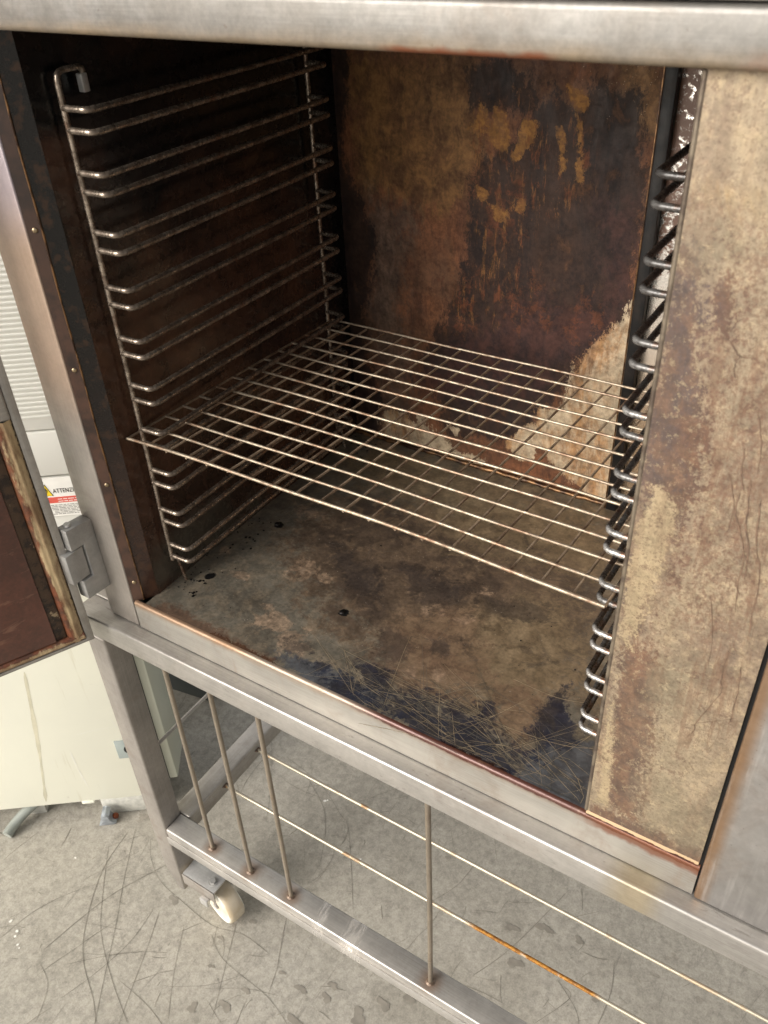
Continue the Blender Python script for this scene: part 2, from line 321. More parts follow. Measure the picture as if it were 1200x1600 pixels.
M['sill'] = m.out(c, .3, .3, m.bump(nE, .3, .001))
m = NT('panel edge'); M['paneledge'] = m.out(m.mix(m.noise(60, 5, lo=.4, hi=.6), lin((126, 114, 98)), lin((92, 80, 70))), .45, .5)

# right-hand front of the body with gold heat tint at its left edge
m, c, r, h = steel('body front steel', base=(172, 168, 164), grain=(3, 60, 3), rough=.28)
X = m.xyz(); nz = m.noise(30, 5, .6)
e = m.rng(m.add(X[0], m.mul(m.sub(nz, .5), .004)), .774, .760); c = m.mix(m.mul(e, .75), c, lin((150, 110, 66)))
st = m.rng(m.noise(6, 4, .6, vec=m.mapv((14, 1, 1.2), rot=(0, R(12), 0))), .52, .72); c = m.mix(m.mul(st, .35), c, lin((220, 216, 212)))
M['bodyf'] = m.out(m.grime(c, .15), r, .75, m.bump(h, .08, .0006))

# door parts
m = NT('reddish brown door panel')
nf = m.noise(50, 5, .6); c = m.mix(m.noise(6, 5, lo=.35, hi=.65), lin((104, 58, 42)), lin((82, 46, 34)))
c = m.mix(m.mul(spread(m, nf, .5, .7), .4), c, lin((122, 74, 54)))
c = m.mix(m.mul(m.rng(m.noise(16, 7, .75, .5, vec=m.mapv((1, 1, 4), rot=(0, R(20), 0))), .57, .66), .5), c, lin((146, 104, 82)))
c = m.grime(c, .4)
M['doorpanel'] = m.out(c, .28, 0, m.bump(nf, .05, .001), coat=.4, coatr=.1)
m = NT('baked rubber gasket')
X = m.xyz(); nf = m.noise(60, 7, .7, vec=m.mapv((1, 1, .25))); n2 = m.noise(40, 6, .7)
c = m.mix(spread(m, nf, .4, .6), lin((186, 162, 124)), lin((140, 112, 82)))
c = m.mix(m.mul(m.patch('inner', nf, .8, .15), .9), c, m.mix(spread(m, n2, .4, .6), lin((120, 62, 36)), lin((70, 36, 24))))
c = m.mix(m.mul(m.patch('outer', m.noise(110, 6, .75), .9, .04), .85), c, lin((44, 36, 30)))
M['gasket'] = m.out(c, .42, 0, m.bump(m.add(nf, m.noise(160, 4)), .4, .0012))
m = NT('greasy door channel')
nf = m.noise(60, 7, .7); c = m.mix(m.rng(nf, .4, .55), lin((38, 26, 20)), lin((74, 54, 38))); c = m.mix(m.rng(m.noise(45, 6, .7), .6, .64), c, lin((160, 140, 112)))
M['channel'] = m.out(c, .35, .2, m.bump(nf, .6, .002))

# cabinet
m = NT('cream painted sheet')
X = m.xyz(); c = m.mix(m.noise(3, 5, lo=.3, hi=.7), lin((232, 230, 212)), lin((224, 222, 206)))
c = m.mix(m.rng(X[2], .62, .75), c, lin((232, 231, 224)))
sm = m.rng(m.noise(5, 5, .6, vec=m.mapv((9, 1, .6))), .62, .72); c = m.mix(m.mul(sm, .35), c, lin((188, 178, 144)))
c = m.mix(m.mul(m.rng(m.noise(24, 6, .7), .66, .72), .3), c, lin((168, 160, 138)))
M['cream'] = m.out(c, m.mixf(m.noise(20, 3), .32, .45), 0, m.bump(m.noise(300, 2), .05, .0004))
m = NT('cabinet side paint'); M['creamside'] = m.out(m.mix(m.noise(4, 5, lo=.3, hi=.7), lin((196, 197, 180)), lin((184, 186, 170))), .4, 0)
def plain(name, rgb, rough=.5, metal=0., var=.08, sc=30):
    m = NT(name); return m.out(m.mix(m.noise(sc, 4, lo=.3, hi=.7), lin(rgb), lin(tuple(v * (1 - var) for v in rgb))), m.mixf(m.noise(sc * 2, 3), rough * .85, min(1, rough * 1.15)), metal)
M['black'] = plain('black gap', (14, 13, 13), .6)
M['lockgrey'] = plain('grey plastic', (150, 158, 154), .45)
M['white'] = plain('sticker white', (236, 234, 228), .45, var=.03)
M['yellow'] = plain('sticker yellow', (240, 208, 40), .45, var=.04)
M['redp'] = plain('sticker red', (214, 92, 78), .45, var=.04)
M['ink'] = plain('sticker ink', (52, 50, 50), .5)
M['inkl'] = plain('sticker small print', (120, 116, 112), .5)
M['tube'] = plain('grey hose', (158, 162, 154), .4, var=.15, sc=14)
M['whitemetal'] = plain('white speckled metal', (202, 200, 190), .4, .1, var=.12, sc=90)
M['lever'] = plain('pale blue grey lever', (178, 184, 190), .35, .5, var=.2, sc=60)
M['rustbit'] = plain('rust', (150, 78, 42), .6, .2, var=.3, sc=120)
M['screw'] = plain('screw steel', (176, 156, 126), .28, .9, var=.25, sc=200)
M['scrf'] = plain('bright floor scratch', (186, 168, 138), .35, .4, var=.2, sc=60)
M['scrl'] = plain('light bright scratch', (112, 108, 102), .35, .4, var=.2, sc=60)
m = NT('nylon wheel'); X = m.xyz()
c = m.mix(m.noise(24, 4, lo=.4, hi=.7), lin((222, 218, 204)), lin((196, 184, 160))); c = m.mix(m.mul(m.patch('tread', m.noise(40, 5), .6, .2), .5), c, lin((176, 148, 106)))
M['wheel'] = m.out(c, .38, 0)

# concrete
m = NT('worn concrete')
nb = m.noise(2.6, 7, .6, .4); nm = m.noise(11, 7, .65, .5); nf = m.noise(60, 6, .7); nh = m.noise(260, 4, .7)
c = m.mix(spread(m, nb, .36, .64), lin((166, 160, 148)), lin((152, 146, 134)))
c = m.mix(m.mul(spread(m, nm, .44, .62), .5), c, lin((170, 164, 152)))
c = m.mix(m.mul(spread(m, nf, .52, .68), .4), c, lin((122, 116, 106)))
c = m.mix(m.mul(spread(m, nh, .56, .7), .3), c, lin((108, 102, 94)))
bs = m.mul(m.rng(m.noise(17, 3, .5, .3, vec=m.mapv(loc=(5, 2, 0))), .655, .67), m.rng(m.noise(2.2, 2, .5, vec=m.mapv(loc=(1, 7, 0))), .44, .54))
c = m.mix(m.mul(bs, .4), c, lin((120, 111, 99)))
st = m.mul(m.rng(m.noise(9, 8, .72, 1.5, vec=m.mapv((5, .7, 1), rot=(0, 0, R(-25)))), .60, .66), .35); c = m.mix(st, c, lin((104, 98, 90)))
st = m.mul(m.rng(m.noise(9, 8, .72, 1.5, vec=m.mapv((5, .7, 1), rot=(0, 0, R(35)))), .62, .68), .3); c = m.mix(st, c, lin((104, 98, 90)))
M['ground'] = m.out(m.grime(c, .42, 2.2), m.mixf(spread(m, nm), .42, .62), 0, m.bump(m.add(m.mul(nf, .6), nh), .12, .001))
M['scrg'] = plain('scuffed dark concrete', (140, 133, 121), .6, var=.2, sc=40)
M['blot'] = plain('oil soaked concrete', (146, 139, 127), .5, var=.12, sc=60)
M['joint'] = plain('filled joint', (124, 118, 108), .6, var=.2, sc=40)
M['paintfleck'] = plain('white paint fleck', (232, 228, 220), .5)
M['farwall'] = plain('dark plinth', (84, 88, 86), .6, sc=6)

# ------------------------------------------------------------------ mesh helpers
def link(name, me, mat=None, parent=None, loc=(0, 0, 0), rot=(0, 0, 0)):
    o = bpy.data.objects.new(name, me); col.objects.link(o)
    if mat: 
        me.materials.clear(); me.materials.append(mat)
    if parent: o.parent = parent
    o.location = loc; o.rotation_euler = rot
    return o
def finish(bm, name, smooth=True, ang=35):
    bmesh.ops.recalc_face_normals(bm, faces=bm.faces)
    me = bpy.data.meshes.new(name); bm.to_mesh(me); bm.free()
    if smooth:
        me.shade_smooth(); me.set_sharp_from_angle(angle=R(ang))
    return me
def add_box(bm, lo, hi, bev=0, seg=2):
    v = [bm.verts.new((x, y, z)) for x in (lo[0], hi[0]) for y in (lo[1], hi[1]) for z in (lo[2], hi[2])]
    fs = [(0, 1, 3, 2), (4, 6, 7, 5), (0, 4, 5, 1), (2, 3, 7, 6), (0, 2, 6, 4), (1, 5, 7, 3)]
    faces = [bm.faces.new([v[i] for i in f]) for f in fs]
    bmesh.ops.recalc_face_normals(bm, faces=faces)
    if bev:
        es = list({e for f in faces for e in f.edges})
        bmesh.ops.bevel(bm, geom=es, offset=bev, segments=seg, affect='EDGES', profile=.5, clamp_overlap=True)
def box(name, lo, hi, mat, parent=None, bev=0, seg=2, loc=(0, 0, 0), rot=(0, 0, 0)):
    bm = bmesh.new(); add_box(bm, lo, hi, bev, seg); return link(name, finish(bm, name), mat, parent, loc, rot)
def add_tube(bm, pts, r, seg=10, cap=True, jit=0):
    pts = [Vector(p) for p in pts]; n = len(pts); rings = []
    tg = [(pts[min(i + 1, n - 1)] - pts[max(i - 1, 0)]).normalized() for i in range(n)]
    up = Vector((0, 0, 1)) if abs(tg[0].z) < .9 else Vector((1, 0, 0))
    u = tg[0].cross(up).normalized()
    for i in range(n):
        if i:
            q = tg[i - 1].rotation_difference(tg[i]); u = q @ u
        u = (u - tg[i] * u.dot(tg[i])).normalized(); v = tg[i].cross(u)
        rr = r * (1 + (random.uniform(-jit, jit) if jit else 0))
        rings.append([bm.verts.new(pts[i] + (u * math.cos(a) + v * math.sin(a)) * rr) for a in [2 * math.pi * k / seg for k in range(seg)]])
    for i in range(n - 1):
        for k in range(seg):
            bm.faces.new((rings[i][k], rings[i][(k + 1) % seg], rings[i + 1][(k + 1) % seg], rings[i + 1][k]))
    if cap:
        bm.faces.new(rings[0][::-1]); bm.faces.new(rings[-1])
def tube(name, pts, r, mat, parent=None, seg=10, jit=0, loc=(0, 0, 0)):
    bm = bmesh.new(); add_tube(bm, pts, r, seg, True, jit); return link(name, finish(bm, name, ang=60), mat, parent, loc)
def bend(pts, rad, n=5):         # round the corners of a polyline
    pts = [Vector(p) for p in pts]; out = [pts[0]]
    for i in range(1, len(pts) - 1):
        a, b, c = pts[i - 1], pts[i], pts[i + 1]; d1 = (a - b).normalized(); d2 = (c - b).normalized()
        rr = min(rad, (a - b).length * .49, (c - b).length * .49)
        p1, p2 = b + d1 * rr, b + d2 * rr
        for k in range(n + 1):
            t = k / n; out.append(p1 * (1 - t) ** 2 + b * 2 * t * (1 - t) + p2 * t ** 2)
    out.append(pts[-1]); return out
def prism(name, poly, axis, a, b, mat, parent=None, bev=0, loc=(0, 0, 0), rot=(0, 0, 0), seg=2):
    """poly: 2-D outline in the plane normal to axis ('x': (y,z), 'y': (x,z), 'z': (x,y)); extruded a..b"""
    def P(q, t): return {'x': (t, q[0], q[1]), 'y': (q[0], t, q[1]), 'z': (q[0], q[1], t)}[axis]
    bm = bmesh.new(); A = [bm.verts.new(P(q, a)) for q in poly]; B = [bm.verts.new(P(q, b)) for q in poly]; n = len(poly)
    bm.faces.new(A); bm.faces.new(B[::-1])
    for i in range(n): bm.faces.new((A[i], B[i], B[(i + 1) % n], A[(i + 1) % n]))
    bmesh.ops.recalc_face_normals(bm, faces=bm.faces)
    if bev: bmesh.ops.bevel(bm, geom=bm.edges[:], offset=bev, segments=seg, affect='EDGES', profile=.5, clamp_overlap=True)
    return link(name, finish(bm, name), mat, parent, loc, rot)
def thing(name, label, cat, loc=(0, 0, 0), rot=(0, 0, 0), group=None):
    o = bpy.data.objects.new(name, None); col.objects.link(o); o.location = loc; o.rotation_euler = rot; o.empty_display_size = .05
    o['label'] = label; o['category'] = cat
    if group: o['group'] = group
    return o
def sdist(P, poly):
    """signed distance from points to a polygon (negative inside)"""
    poly = np.array(poly, float); d = np.full(len(P), 1e9); ins = np.zeros(len(P), bool); n = len(poly)
    for i in range(n):
        a, b = poly[i], poly[(i + 1) % n]; ab = b - a; ap = P - a
        t = np.clip((ap @ ab) / max(1e-12, ab @ ab), 0, 1)
        d = np.minimum(d, np.linalg.norm(ap - t[:, None] * ab, axis=1))
        cnd = (a[1] > P[:, 1]) != (b[1] > P[:, 1])
        with np.errstate(divide='ignore', invalid='ignore'):
            xi = a[0] + (P[:, 1] - a[1]) * ab[0] / (ab[1] if ab[1] else 1e-12)
        ins ^= cnd & (P[:, 0] < xi)
    return np.where(ins, -d, d)
def sheet(name, axis, off, lo, hi, step, mat, fields, parent=None, flip=False, thick=.003):
    """a gridded plate normal to axis, with soft area fields stored as point attributes; fields: name -> [(poly, softness)]"""
    nu = max(2, int(round((hi[0] - lo[0]) / step))); nv = max(2, int(round((hi[1] - lo[1]) / step)))
    U, V = np.meshgrid(np.linspace(lo[0], hi[0], nu + 1), np.linspace(lo[1], hi[1], nv + 1), indexing='ij')
    P = np.stack([U.ravel(), V.ravel()], 1); N = len(P)
    def co(q, o): return {'x': (o, q[0], q[1]), 'y': (q[0], o, q[1]), 'z': (q[0], q[1], o)}[axis]
    verts = [co(q, off) for q in P]
    idx = lambda i, j: i * (nv + 1) + j
    faces = [(idx(i, j), idx(i + 1, j), idx(i + 1, j + 1), idx(i, j + 1)) for i in range(nu) for j in range(nv)]
    if flip: faces = [f[::-1] for f in faces]
    # rim and rear face
    s = -thick
    c4 = [idx(0, 0), idx(nu, 0), idx(nu, nv), idx(0, nv)]; b4 = len(verts); verts += [co(P[k], off + (thick if flip else -thick) * (1)) for k in c4]
    rim = [[idx(i, 0) for i in range(nu + 1)], [idx(nu, j) for j in range(nv + 1)], [idx(i, nv) for i in range(nu, -1, -1)], [idx(0, j) for j in range(nv, -1, -1)]]
    for k, rr in enumerate(rim): faces.append(tuple(rr) + (b4 + (k + 1) % 4, b4 + k))
    faces.append((b4, b4 + 1, b4 + 2, b4 + 3))
    me = bpy.data.meshes.new(name); me.from_pydata(verts, [], faces)
    for fn, polys in fields.items():
        val = np.zeros(N)
        for poly, soft in polys: val = np.maximum(val, np.clip(.5 - sdist(P, poly) / (3.4 * soft), 0, 1))
        a = me.attributes.new(fn, 'FLOAT', 'POINT'); a.data.foreach_set('value', np.concatenate([val, np.zeros(4)]).astype(np.float32))
    me.update()
    return link(name, me, mat, parent)
def ell(cx, cy, rx, ry, n=14, rot=0):
    return [(cx + rx * math.cos(t) * math.cos(rot) - ry * math.sin(t) * math.sin(rot), cy + rx * math.cos(t) * math.sin(rot) + ry * math.sin(t) * math.cos(rot)) for t in [2 * math.pi * k / n for k in range(n)]]
def ribbons(name, lines, z, mat, parent):
    """thin flat marks lying on a horizontal surface; lines: [(points, width)]"""
    vs, fs = [], []
    for pts, wd in lines:
        n = len(pts); b = len(vs)
        for i, (x, y) in enumerate(pts):
            x0, y0 = pts[max(i - 1, 0)]; x1, y1 = pts[min(i + 1, n - 1)]
            L = math.hypot(x1 - x0, y1 - y0) or 1; nx, ny = -(y1 - y0) / L, (x1 - x0) / L
            ww = wd * .5 * (.15 if i in (0, n - 1) else random.uniform(.6, 1.2))
            vs += [(x + nx * ww, y + ny * ww, z), (x - nx * ww, y - ny * ww, z)]
        fs += [(b + 2 * i, b + 2 * i + 1, b + 2 * i + 3, b + 2 * i + 2) for i in range(n - 1)]
    me = bpy.data.meshes.new(name); me.from_pydata(vs, [], fs); me.update()
    o = link(name, me, mat, parent); o['kind'] = 'stuff'; return o
def vribbons(name, lines, y, mat, parent):
    vs, fs = [], []
    for pts, wd in lines:
        n = len(pts); b = len(vs)
        for i, (x, z) in enumerate(pts):
            x0, z0 = pts[max(i - 1, 0)]; x1, z1 = pts[min(i + 1, n - 1)]; L = math.hypot(x1 - x0, z1 - z0) or 1
            nx, nz = -(z1 - z0) / L, (x1 - x0) / L; ww = wd * .5 * (.15 if i in (0, n - 1) else random.uniform(.25, 1.0))
            vs += [(x + nx * ww, y, z + nz * ww), (x - nx * ww, y, z - nz * ww)]
        fs += [(b + 2 * i, b + 2 * i + 1, b + 2 * i + 3, b + 2 * i + 2) for i in range(n - 1)]
    me = bpy.data.meshes.new(name); me.from_pydata(vs, [], fs); me.update()
    o = link(name, me, mat, parent); o['kind'] = 'stuff'; return o
def arc_pts(x, y, ang, L, curv=0, n=8, wob=0):
    pts = []
    for i in range(n + 1):
        pts.append((x, y)); a = ang + curv * (i / n - .5) + random.uniform(-wob, wob)
        x += math.cos(a) * L / n; y += math.sin(a) * L / n
    return pts
def smooth_line(pts, n=6):       # Catmull-Rom through the points
    P = [Vector((a, b, 0)) for a, b in pts]; P = [P[0]] + P + [P[-1]]; out = []
    for i in range(1, len(P) - 2):
        for k in range(n):
            t = k / n; a, b, c, d = P[i - 1], P[i], P[i + 1], P[i + 2]
            q = .5 * ((2 * b) + (-a + c) * t + (2 * a - 5 * b + 4 * c - d) * t * t + (-a + 3 * b - 3 * c + d) * t ** 3); out.append((q.x, q.y))
    out.append((P[-2].x, P[-2].y)); return out

# ------------------------------------------------------------------ ground
GZ = -.82
me = bpy.data.meshes.new('concrete_floor'); me.from_pydata([(-60, -60, GZ), (60, -60, GZ), (60, 60, GZ), (-60, 60, GZ)], [], [(0, 1, 2, 3)])
ground = link('concrete_floor', me, M['ground']); ground['kind'] = 'structure'
marks = []
hero = [
 ([(-0.317,0.034),(-0.297,-0.056),(-0.242,-0.149),(-0.190,-0.203),(-0.121,-0.242),(-0.083,-0.270)], .0040),
 ([(-0.330,-0.008),(-0.255,-0.095),(-0.198,-0.151),(-0.117,-0.200),(-0.034,-0.240)], .0034),
 ([(-0.313,0.055),(-0.247,-0.043),(-0.184,-0.128),(-0.117,-0.226),(-0.061,-0.304)], .0034),
 ([(-0.270,-0.230),(-0.258,-0.158),(-0.238,-0.077),(-0.191,0.023)], .0045),
 ([(-0.361,-0.259),(-0.345,-0.180),(-0.293,-0.094),(-0.193,0.003)], .0030),
 ([(-0.264,0.048),(-0.231,0.016),(-0.180,-0.011),(-0.128,-0.019)], .0022),
 ([(-0.136,-0.055),(-0.103,-0.123),(-0.066,-0.209),(-0.038,-0.267)], .0028),
 ([(-0.073,-0.054),(-0.026,-0.132),(0.026,-0.203)], .0024),
 ([(-0.015,-0.041),(0.038,-0.066),(0.153,-0.076),(0.231,-0.103)], .0022),
 ([(-0.214,-0.229),(-0.163,-0.180),(-0.107,-0.136),(-0.062,-0.111)], .0026),
 ([(-0.147,-0.062),(-0.139,-0.130),(-0.151,-0.207),(-0.172,-0.273)], .0026),
 ([(0.011,0.003),(0.043,-0.063),(0.092,-0.163)], .0026),
 ([(-0.128,-0.019),(-0.028,-0.027),(0.038,-0.010),(0.103,-0.013)], .0030),
 ([(-0.107,-0.194),(-0.028,-0.199),(0.032,-0.212)], .0030),
 ([(-0.263,-0.248),(-0.210,-0.270),(-0.177,-0.326)], .0026),
 ([(-0.342,-0.033),(-0.276,0.050),(-0.250,-0.003)], .0020),
 ([(-0.290,0.481),(-0.153,0.320),(-0.073,0.197)], .0022),
 ([(-0.069,0.340),(0.005,0.298),(0.045,0.250),(0.079,0.184)], .0024),
 ([(-0.150,0.363),(-0.034,0.341),(0.044,0.303),(0.088,0.275),(0.197,0.130)], .0024),
 ([(0.446,0.147),(0.485,0.232),(0.532,0.392)], .0030),
 ([(0.575,0.131),(0.611,0.202),(0.593,0.216)], .0030),
 ([(0.579,0.221),(0.629,0.188),(0.649,0.152)], .0028),
 ([(0.654,0.307),(0.669,0.250),(0.669,0.175)], .0026),
 ([(0.666,0.412),(0.716,0.487),(0.812,0.402)], .0020),
 ([(0.270,0.349),(0.329,0.436),(0.381,0.449)], .0018),
]
for pts, wd in hero:
    marks.append((smooth_line(pts), wd * .34))
rnd = random.Random(3)
for k in range(900):
    x = rnd.uniform(-.95, 1.0); y = rnd.uniform(-.45, 1.1)
    base = rnd.choice([R(100), R(70), R(35), R(10), R(120)]); L = rnd.choice([.006, .01, .015, .02, .03, .05, .09, .16])
    marks.append((arc_pts(x, y, base + rnd.uniform(-.35, .35), L, rnd.uniform(-.6, .6), 6, .12), rnd.uniform(.0004, .0013)))
ribbons('scuff_marks', marks, GZ + .0006, M['scrg'], ground)
blots = []
vs, fs = [], []
for q, rr in zip([(-0.125,-0.027),(0.220,-0.085),(0.109,-0.087),(0.469,0.265),(0.521,0.296),(0.502,0.208),(0.586,0.307),(0.295,0.330),(0.241,-0.022),(0.308,-0.019),(0.145,-0.028),(0.025,-0.087),(0.094,-0.127),(0.045,-0.160),(0.649,0.225),(0.009,-0.005),(0.005,-0.037),(0.037,0.019),(0.369,0.055),(0.239,0.002),(0.192,-0.033),(0.335,0.022)],
                [.010, .016, .007, .012, .014, .013, .009, .006, .009, .014, .006, .006, .011, .009, .008, .006, .006, .006, .009, .008, .010, .012]):
    b = len(vs); n = 22; ph = rnd.uniform(0, 6); el = rnd.uniform(.5, .9)
    vs.append((q[0], q[1], GZ + .0008))
    for k in range(n):
        t = 2 * math.pi * k / n; f = rr * (1 + .30 * math.sin(2 * t + ph) + .22 * math.sin(3 * t + 2 * ph) + .12 * math.sin(7 * t + ph))
        vs.append((q[0] + f * math.cos(t), q[1] + f * el * math.sin(t), GZ + .0008))
    fs += [(b, b + 1 + k, b + 1 + (k + 1) % n) for k in range(n)]
me = bpy.data.meshes.new('oil_spots'); me.from_pydata(vs, [], fs); o = link('oil_spots', me, M['blot'], ground); o['kind'] = 'stuff'
vs, fs = [], []
for q in [(-0.371,-0.226),(-0.339,-0.241),(-0.321,-0.249),(-0.313,-0.252),(-0.344,-0.232),(0.001,0.311),(0.005,0.315),(0.144,0.235),(-0.367,-0.066)]:
    b = len(vs); n = 7; rr = rnd.uniform(.002, .0038)
    vs += [(q[0] + rr * rnd.uniform(.6, 1.2) * math.cos(2 * math.pi * k / n), q[1] + rr * rnd.uniform(.6, 1.2) * math.sin(2 * math.pi * k / n), GZ + .001) for k in range(n)]; fs.append(tuple(range(b, b + n)))
me = bpy.data.meshes.new('paint_flecks'); me.from_pydata(vs, [], fs); o = link('paint_flecks', me, M['paintfleck'], ground); o['kind'] = 'stuff'

pl = box('dark_plinth', (-3.5, .0, GZ), (3.0, .08, GZ + .16), M['farwall'], None, .004, loc=(-.47, .52, 0), rot=(0, 0, R(172)))
pl['label'] = 'low dark plinth on the floor behind the cream cabinet and the stand'; pl['category'] = 'plinth'
pl.location = (-.75, .47, 0); pl.rotation_euler = (0, 0, R(12))
bpy.data.objects.remove(pl)
pl = box('dark_plinth', (0, 0, 0), (.62, .10, .30), M['farwall'], None, .004, loc=(-1.02, .30, GZ), rot=(0, 0, R(9)))
pl['label'] = 'low dark plinth on the floor behind the cream cabinet'; pl['category'] = 'plinth'

# ------------------------------------------------------------------ OVEN
oven = thing('oven', 'old stainless steel bakery oven with its left door open and a burnt brown cavity', 'oven')
W, D, H = .638, .5285, .70
# cavity floor
floor_fields = {
 'brown': [([(0.062,0.228),(0.108,0.369),(0.310,0.422),(0.479,0.516),(0.574,0.256),(0.573,0.133),(0.495,0.055),(0.383,0.070),(0.298,0.084),(0.220,0.108),(0.142,0.154)], .05)],
 'olive': [([(0.041,0.509),(0.122,0.506),(0.462,0.506),(0.503,0.423),(0.378,0.369),(0.162,0.399),(0.040,0.395)], .05), ([(0.385,0.216),(0.470,0.294),(0.546,0.240),(0.565,0.152),(0.541,0.060),(0.469,0.073),(0.417,0.139)], .035), ([(0.072,0.502),(0.468,0.491),(0.508,0.361),(0.289,0.337)], .05)],
 'tan': [([(0.325,0.167),(0.392,0.220),(0.473,0.098),(0.443,0.058),(0.375,0.053),(0.326,0.087)], .03), ([(0.464,0.117),(0.539,0.137),(0.550,0.076),(0.546,0.033),(0.501,0.059)], .02)],
 'bloom': [(ell(*c_, .022, .016), .014) for c_ in [(0.063,0.284),(0.150,0.174),(0.179,0.063),(0.214,0.049),(0.077,0.505)]] + [(ell(*c_, .010, .006), .008) for c_ in [(0.311,0.208),(0.347,0.188),(0.395,0.194),(0.178,0.167),(0.377,0.081),(0.387,0.262),(0.417,0.089),(0.012,0.147),(0.072,0.114),(0.145,0.086)]],
 'grey': [([(0.556,0.028),(0.572,0.079),(0.612,0.092),(0.651,-0.008),(0.617,-0.010),(0.556,-0.019)], .018), ([(0.212,0.021),(0.289,0.040),(0.386,0.036),(0.357,-0.004),(0.270,-0.002)], .02)],
 'blue': [([(0.269,0.041),(0.318,0.032),(0.383,0.040),(0.443,0.058),(0.516,0.046),(0.560,0.036),(0.556,-0.005),(0.479,-0.007),(0.393,-0.005),(0.313,0.005)], .022),
          ([(0.317,0.056),(0.350,0.063),(0.386,0.036),(0.347,0.025)], .015), ([(0.540,0.125),(0.553,0.151),(0.574,0.112),(0.596,0.114),(0.596,0.077),(0.569,0.051),(0.547,0.064)], .014),
          ([(0.474,0.088),(0.486,0.089),(0.505,0.061),(0.488,0.062)], .008)],
 'smudge': [([(0.370,0.139),(0.397,0.150),(0.404,0.129),(0.386,0.119)], .008), ([(0.156,0.245),(0.206,0.222),(0.246,0.229),(0.267,0.178),(0.229,0.172),(0.174,0.204)], .014), ([(0.205,0.044),(0.238,0.056),(0.255,0.046),(0.227,0.029)], .010), ([(0.269,0.242),(0.350,0.264),(0.379,0.227),(0.330,0.192)], .02), ([(0.301,0.126),(0.349,0.126),(0.372,0.088),(0.332,0.077)], .015), ([(0.396,0.252),(0.481,0.271),(0.486,0.239),(0.413,0.218)], .015)],
 'edge': [([(0.091,-0.002),(0.124,0.011),(0.191,0.009),(0.248,0.001),(0.233,-0.005),(0.162,-0.008)], .006), ([(0.464,0.005),(0.503,0.008),(0.568,0.002),(0.648,-0.001),(0.629,-0.005),(0.525,-0.004)], .007)],
 'edgebrown': [([(-0.004,0.001),(0.021,0.023),(0.105,0.020),(0.212,0.008),(0.136,-0.003),(-0.002,-0.008)], .012)],
 'black': [(ell(*c_, .0075, .006), .004) for c_ in [(0.037,0.096),(0.050,0.239),(0.245,0.126)]],
}
fl = sheet('cavity_floor', 'z', 0, (-.002, .0055), (W, D), .0045, M['floor'], floor_fields, oven)
# scratches on the cavity floor, front centre to right
sr = random.Random(11); zone = [(0.262,0.050),(0.344,0.072),(0.453,0.087),(0.555,0.101),(0.613,0.072),(0.625,0.004),(0.565,0.009),(0.472,0.005),(0.351,0.004)]
zn = np.array(zone); L1, L2 = [], []
while len(L1) < 120:
    x = sr.uniform(zn[:, 0].min(), zn[:, 0].max()); y = sr.uniform(zn[:, 1].min(), zn[:, 1].max())
    if sdist(np.array([[x, y]]), zone)[0] > 0: continue
    a = sr.choice([R(172), R(168), R(178), R(150), R(196), R(120), R(60)]) + sr.gauss(0, .14); L = sr.choice([.015, .03, .05, .09, .13, .18])
    pts = [(min(max(px, .01), W - .01), min(max(py, .009), D)) for px, py in arc_pts(x - math.cos(a) * L / 2, y - math.sin(a) * L / 2, a, L, sr.uniform(-.3, .3), 6, .03)]
    (L1 if sr.random() < .6 else L2).append((pts, sr.uniform(.00022, .00065)))
for k in range(70):
    x, y = sr.uniform(.02, .6), sr.uniform(.02, .3); a = sr.uniform(0, 3.1); L = sr.uniform(.01, .05)
    pts = [(min(max(px, .01), W - .01), min(max(py, .009), D)) for px, py in arc_pts(x, y, a, L, sr.uniform(-.4, .4), 5, .05)]
    L2.append((pts, sr.uniform(.0002, .0004)))
for pts in ([(0.484,0.007),(0.528,0.037),(0.582,0.020)], [(0.360,0.033),(0.445,0.054),(0.569,0.067),(0.614,0.083)], [(0.491,0.132),(0.549,0.131),(0.589,0.143)], [(0.367,-0.020),(0.434,-0.002),(0.491,0.000)], [(0.356,0.054),(0.415,0.030),(0.466,0.017)], [(0.438,0.067),(0.491,0.063),(0.534,0.026)]):
    L1.append((smooth_line(pts), .0007))
ribbons('scratch_marks', L1, .0003, M['scrf'], fl); ribbons('fine_scratch_marks', L2, .00045, M['scrl'], fl)
# charred bolts in the floor
for q in [(0.045,0.239),(0.244,0.126)]:
    bm = bmesh.new(); bmesh.ops.create_uvsphere(bm, u_segments=12, v_segments=8, radius=.0042)
    for v in bm.verts: v.co.z *= .45
    link('charred_bolt', finish(bm, 'charred_bolt'), M['soot_dark'], oven, (q[0], q[1], .0006))
# crumbs
bm = bmesh.new(); cr = random.Random(5)
for k in range(46):
    x, y = (cr.uniform(0, .6), cr.uniform(.02, .5)) if k % 2 else (cr.uniform(.0, .06), cr.uniform(.02, .25))
    bmesh.ops.create_icosphere(bm, subdivisions=1, radius=cr.uniform(.0005, .0014), matrix=Matrix.Translation((x, y, .0006)))
for k in range(60):
    if k < 38: x, y = cr.uniform(.002, .05), cr.choice([cr.gauss(.07, .012), cr.uniform(.05, .25)])
    else: x, y = cr.uniform(.005, .08), cr.uniform(.44, .52)
    rr_ = cr.uniform(.0008, .0022)
    bmesh.ops.create_icosphere(bm, subdivisions=1, radius=rr_, matrix=Matrix.Translation((x, y, rr_ * .3)) @ Matrix.Diagonal((1, cr.uniform(.6, 1.5), .5, 1)))
cb = link('crumbs', finish(bm, 'crumbs'), M['soot_dark'], fl); cb['kind'] = 'stuff'

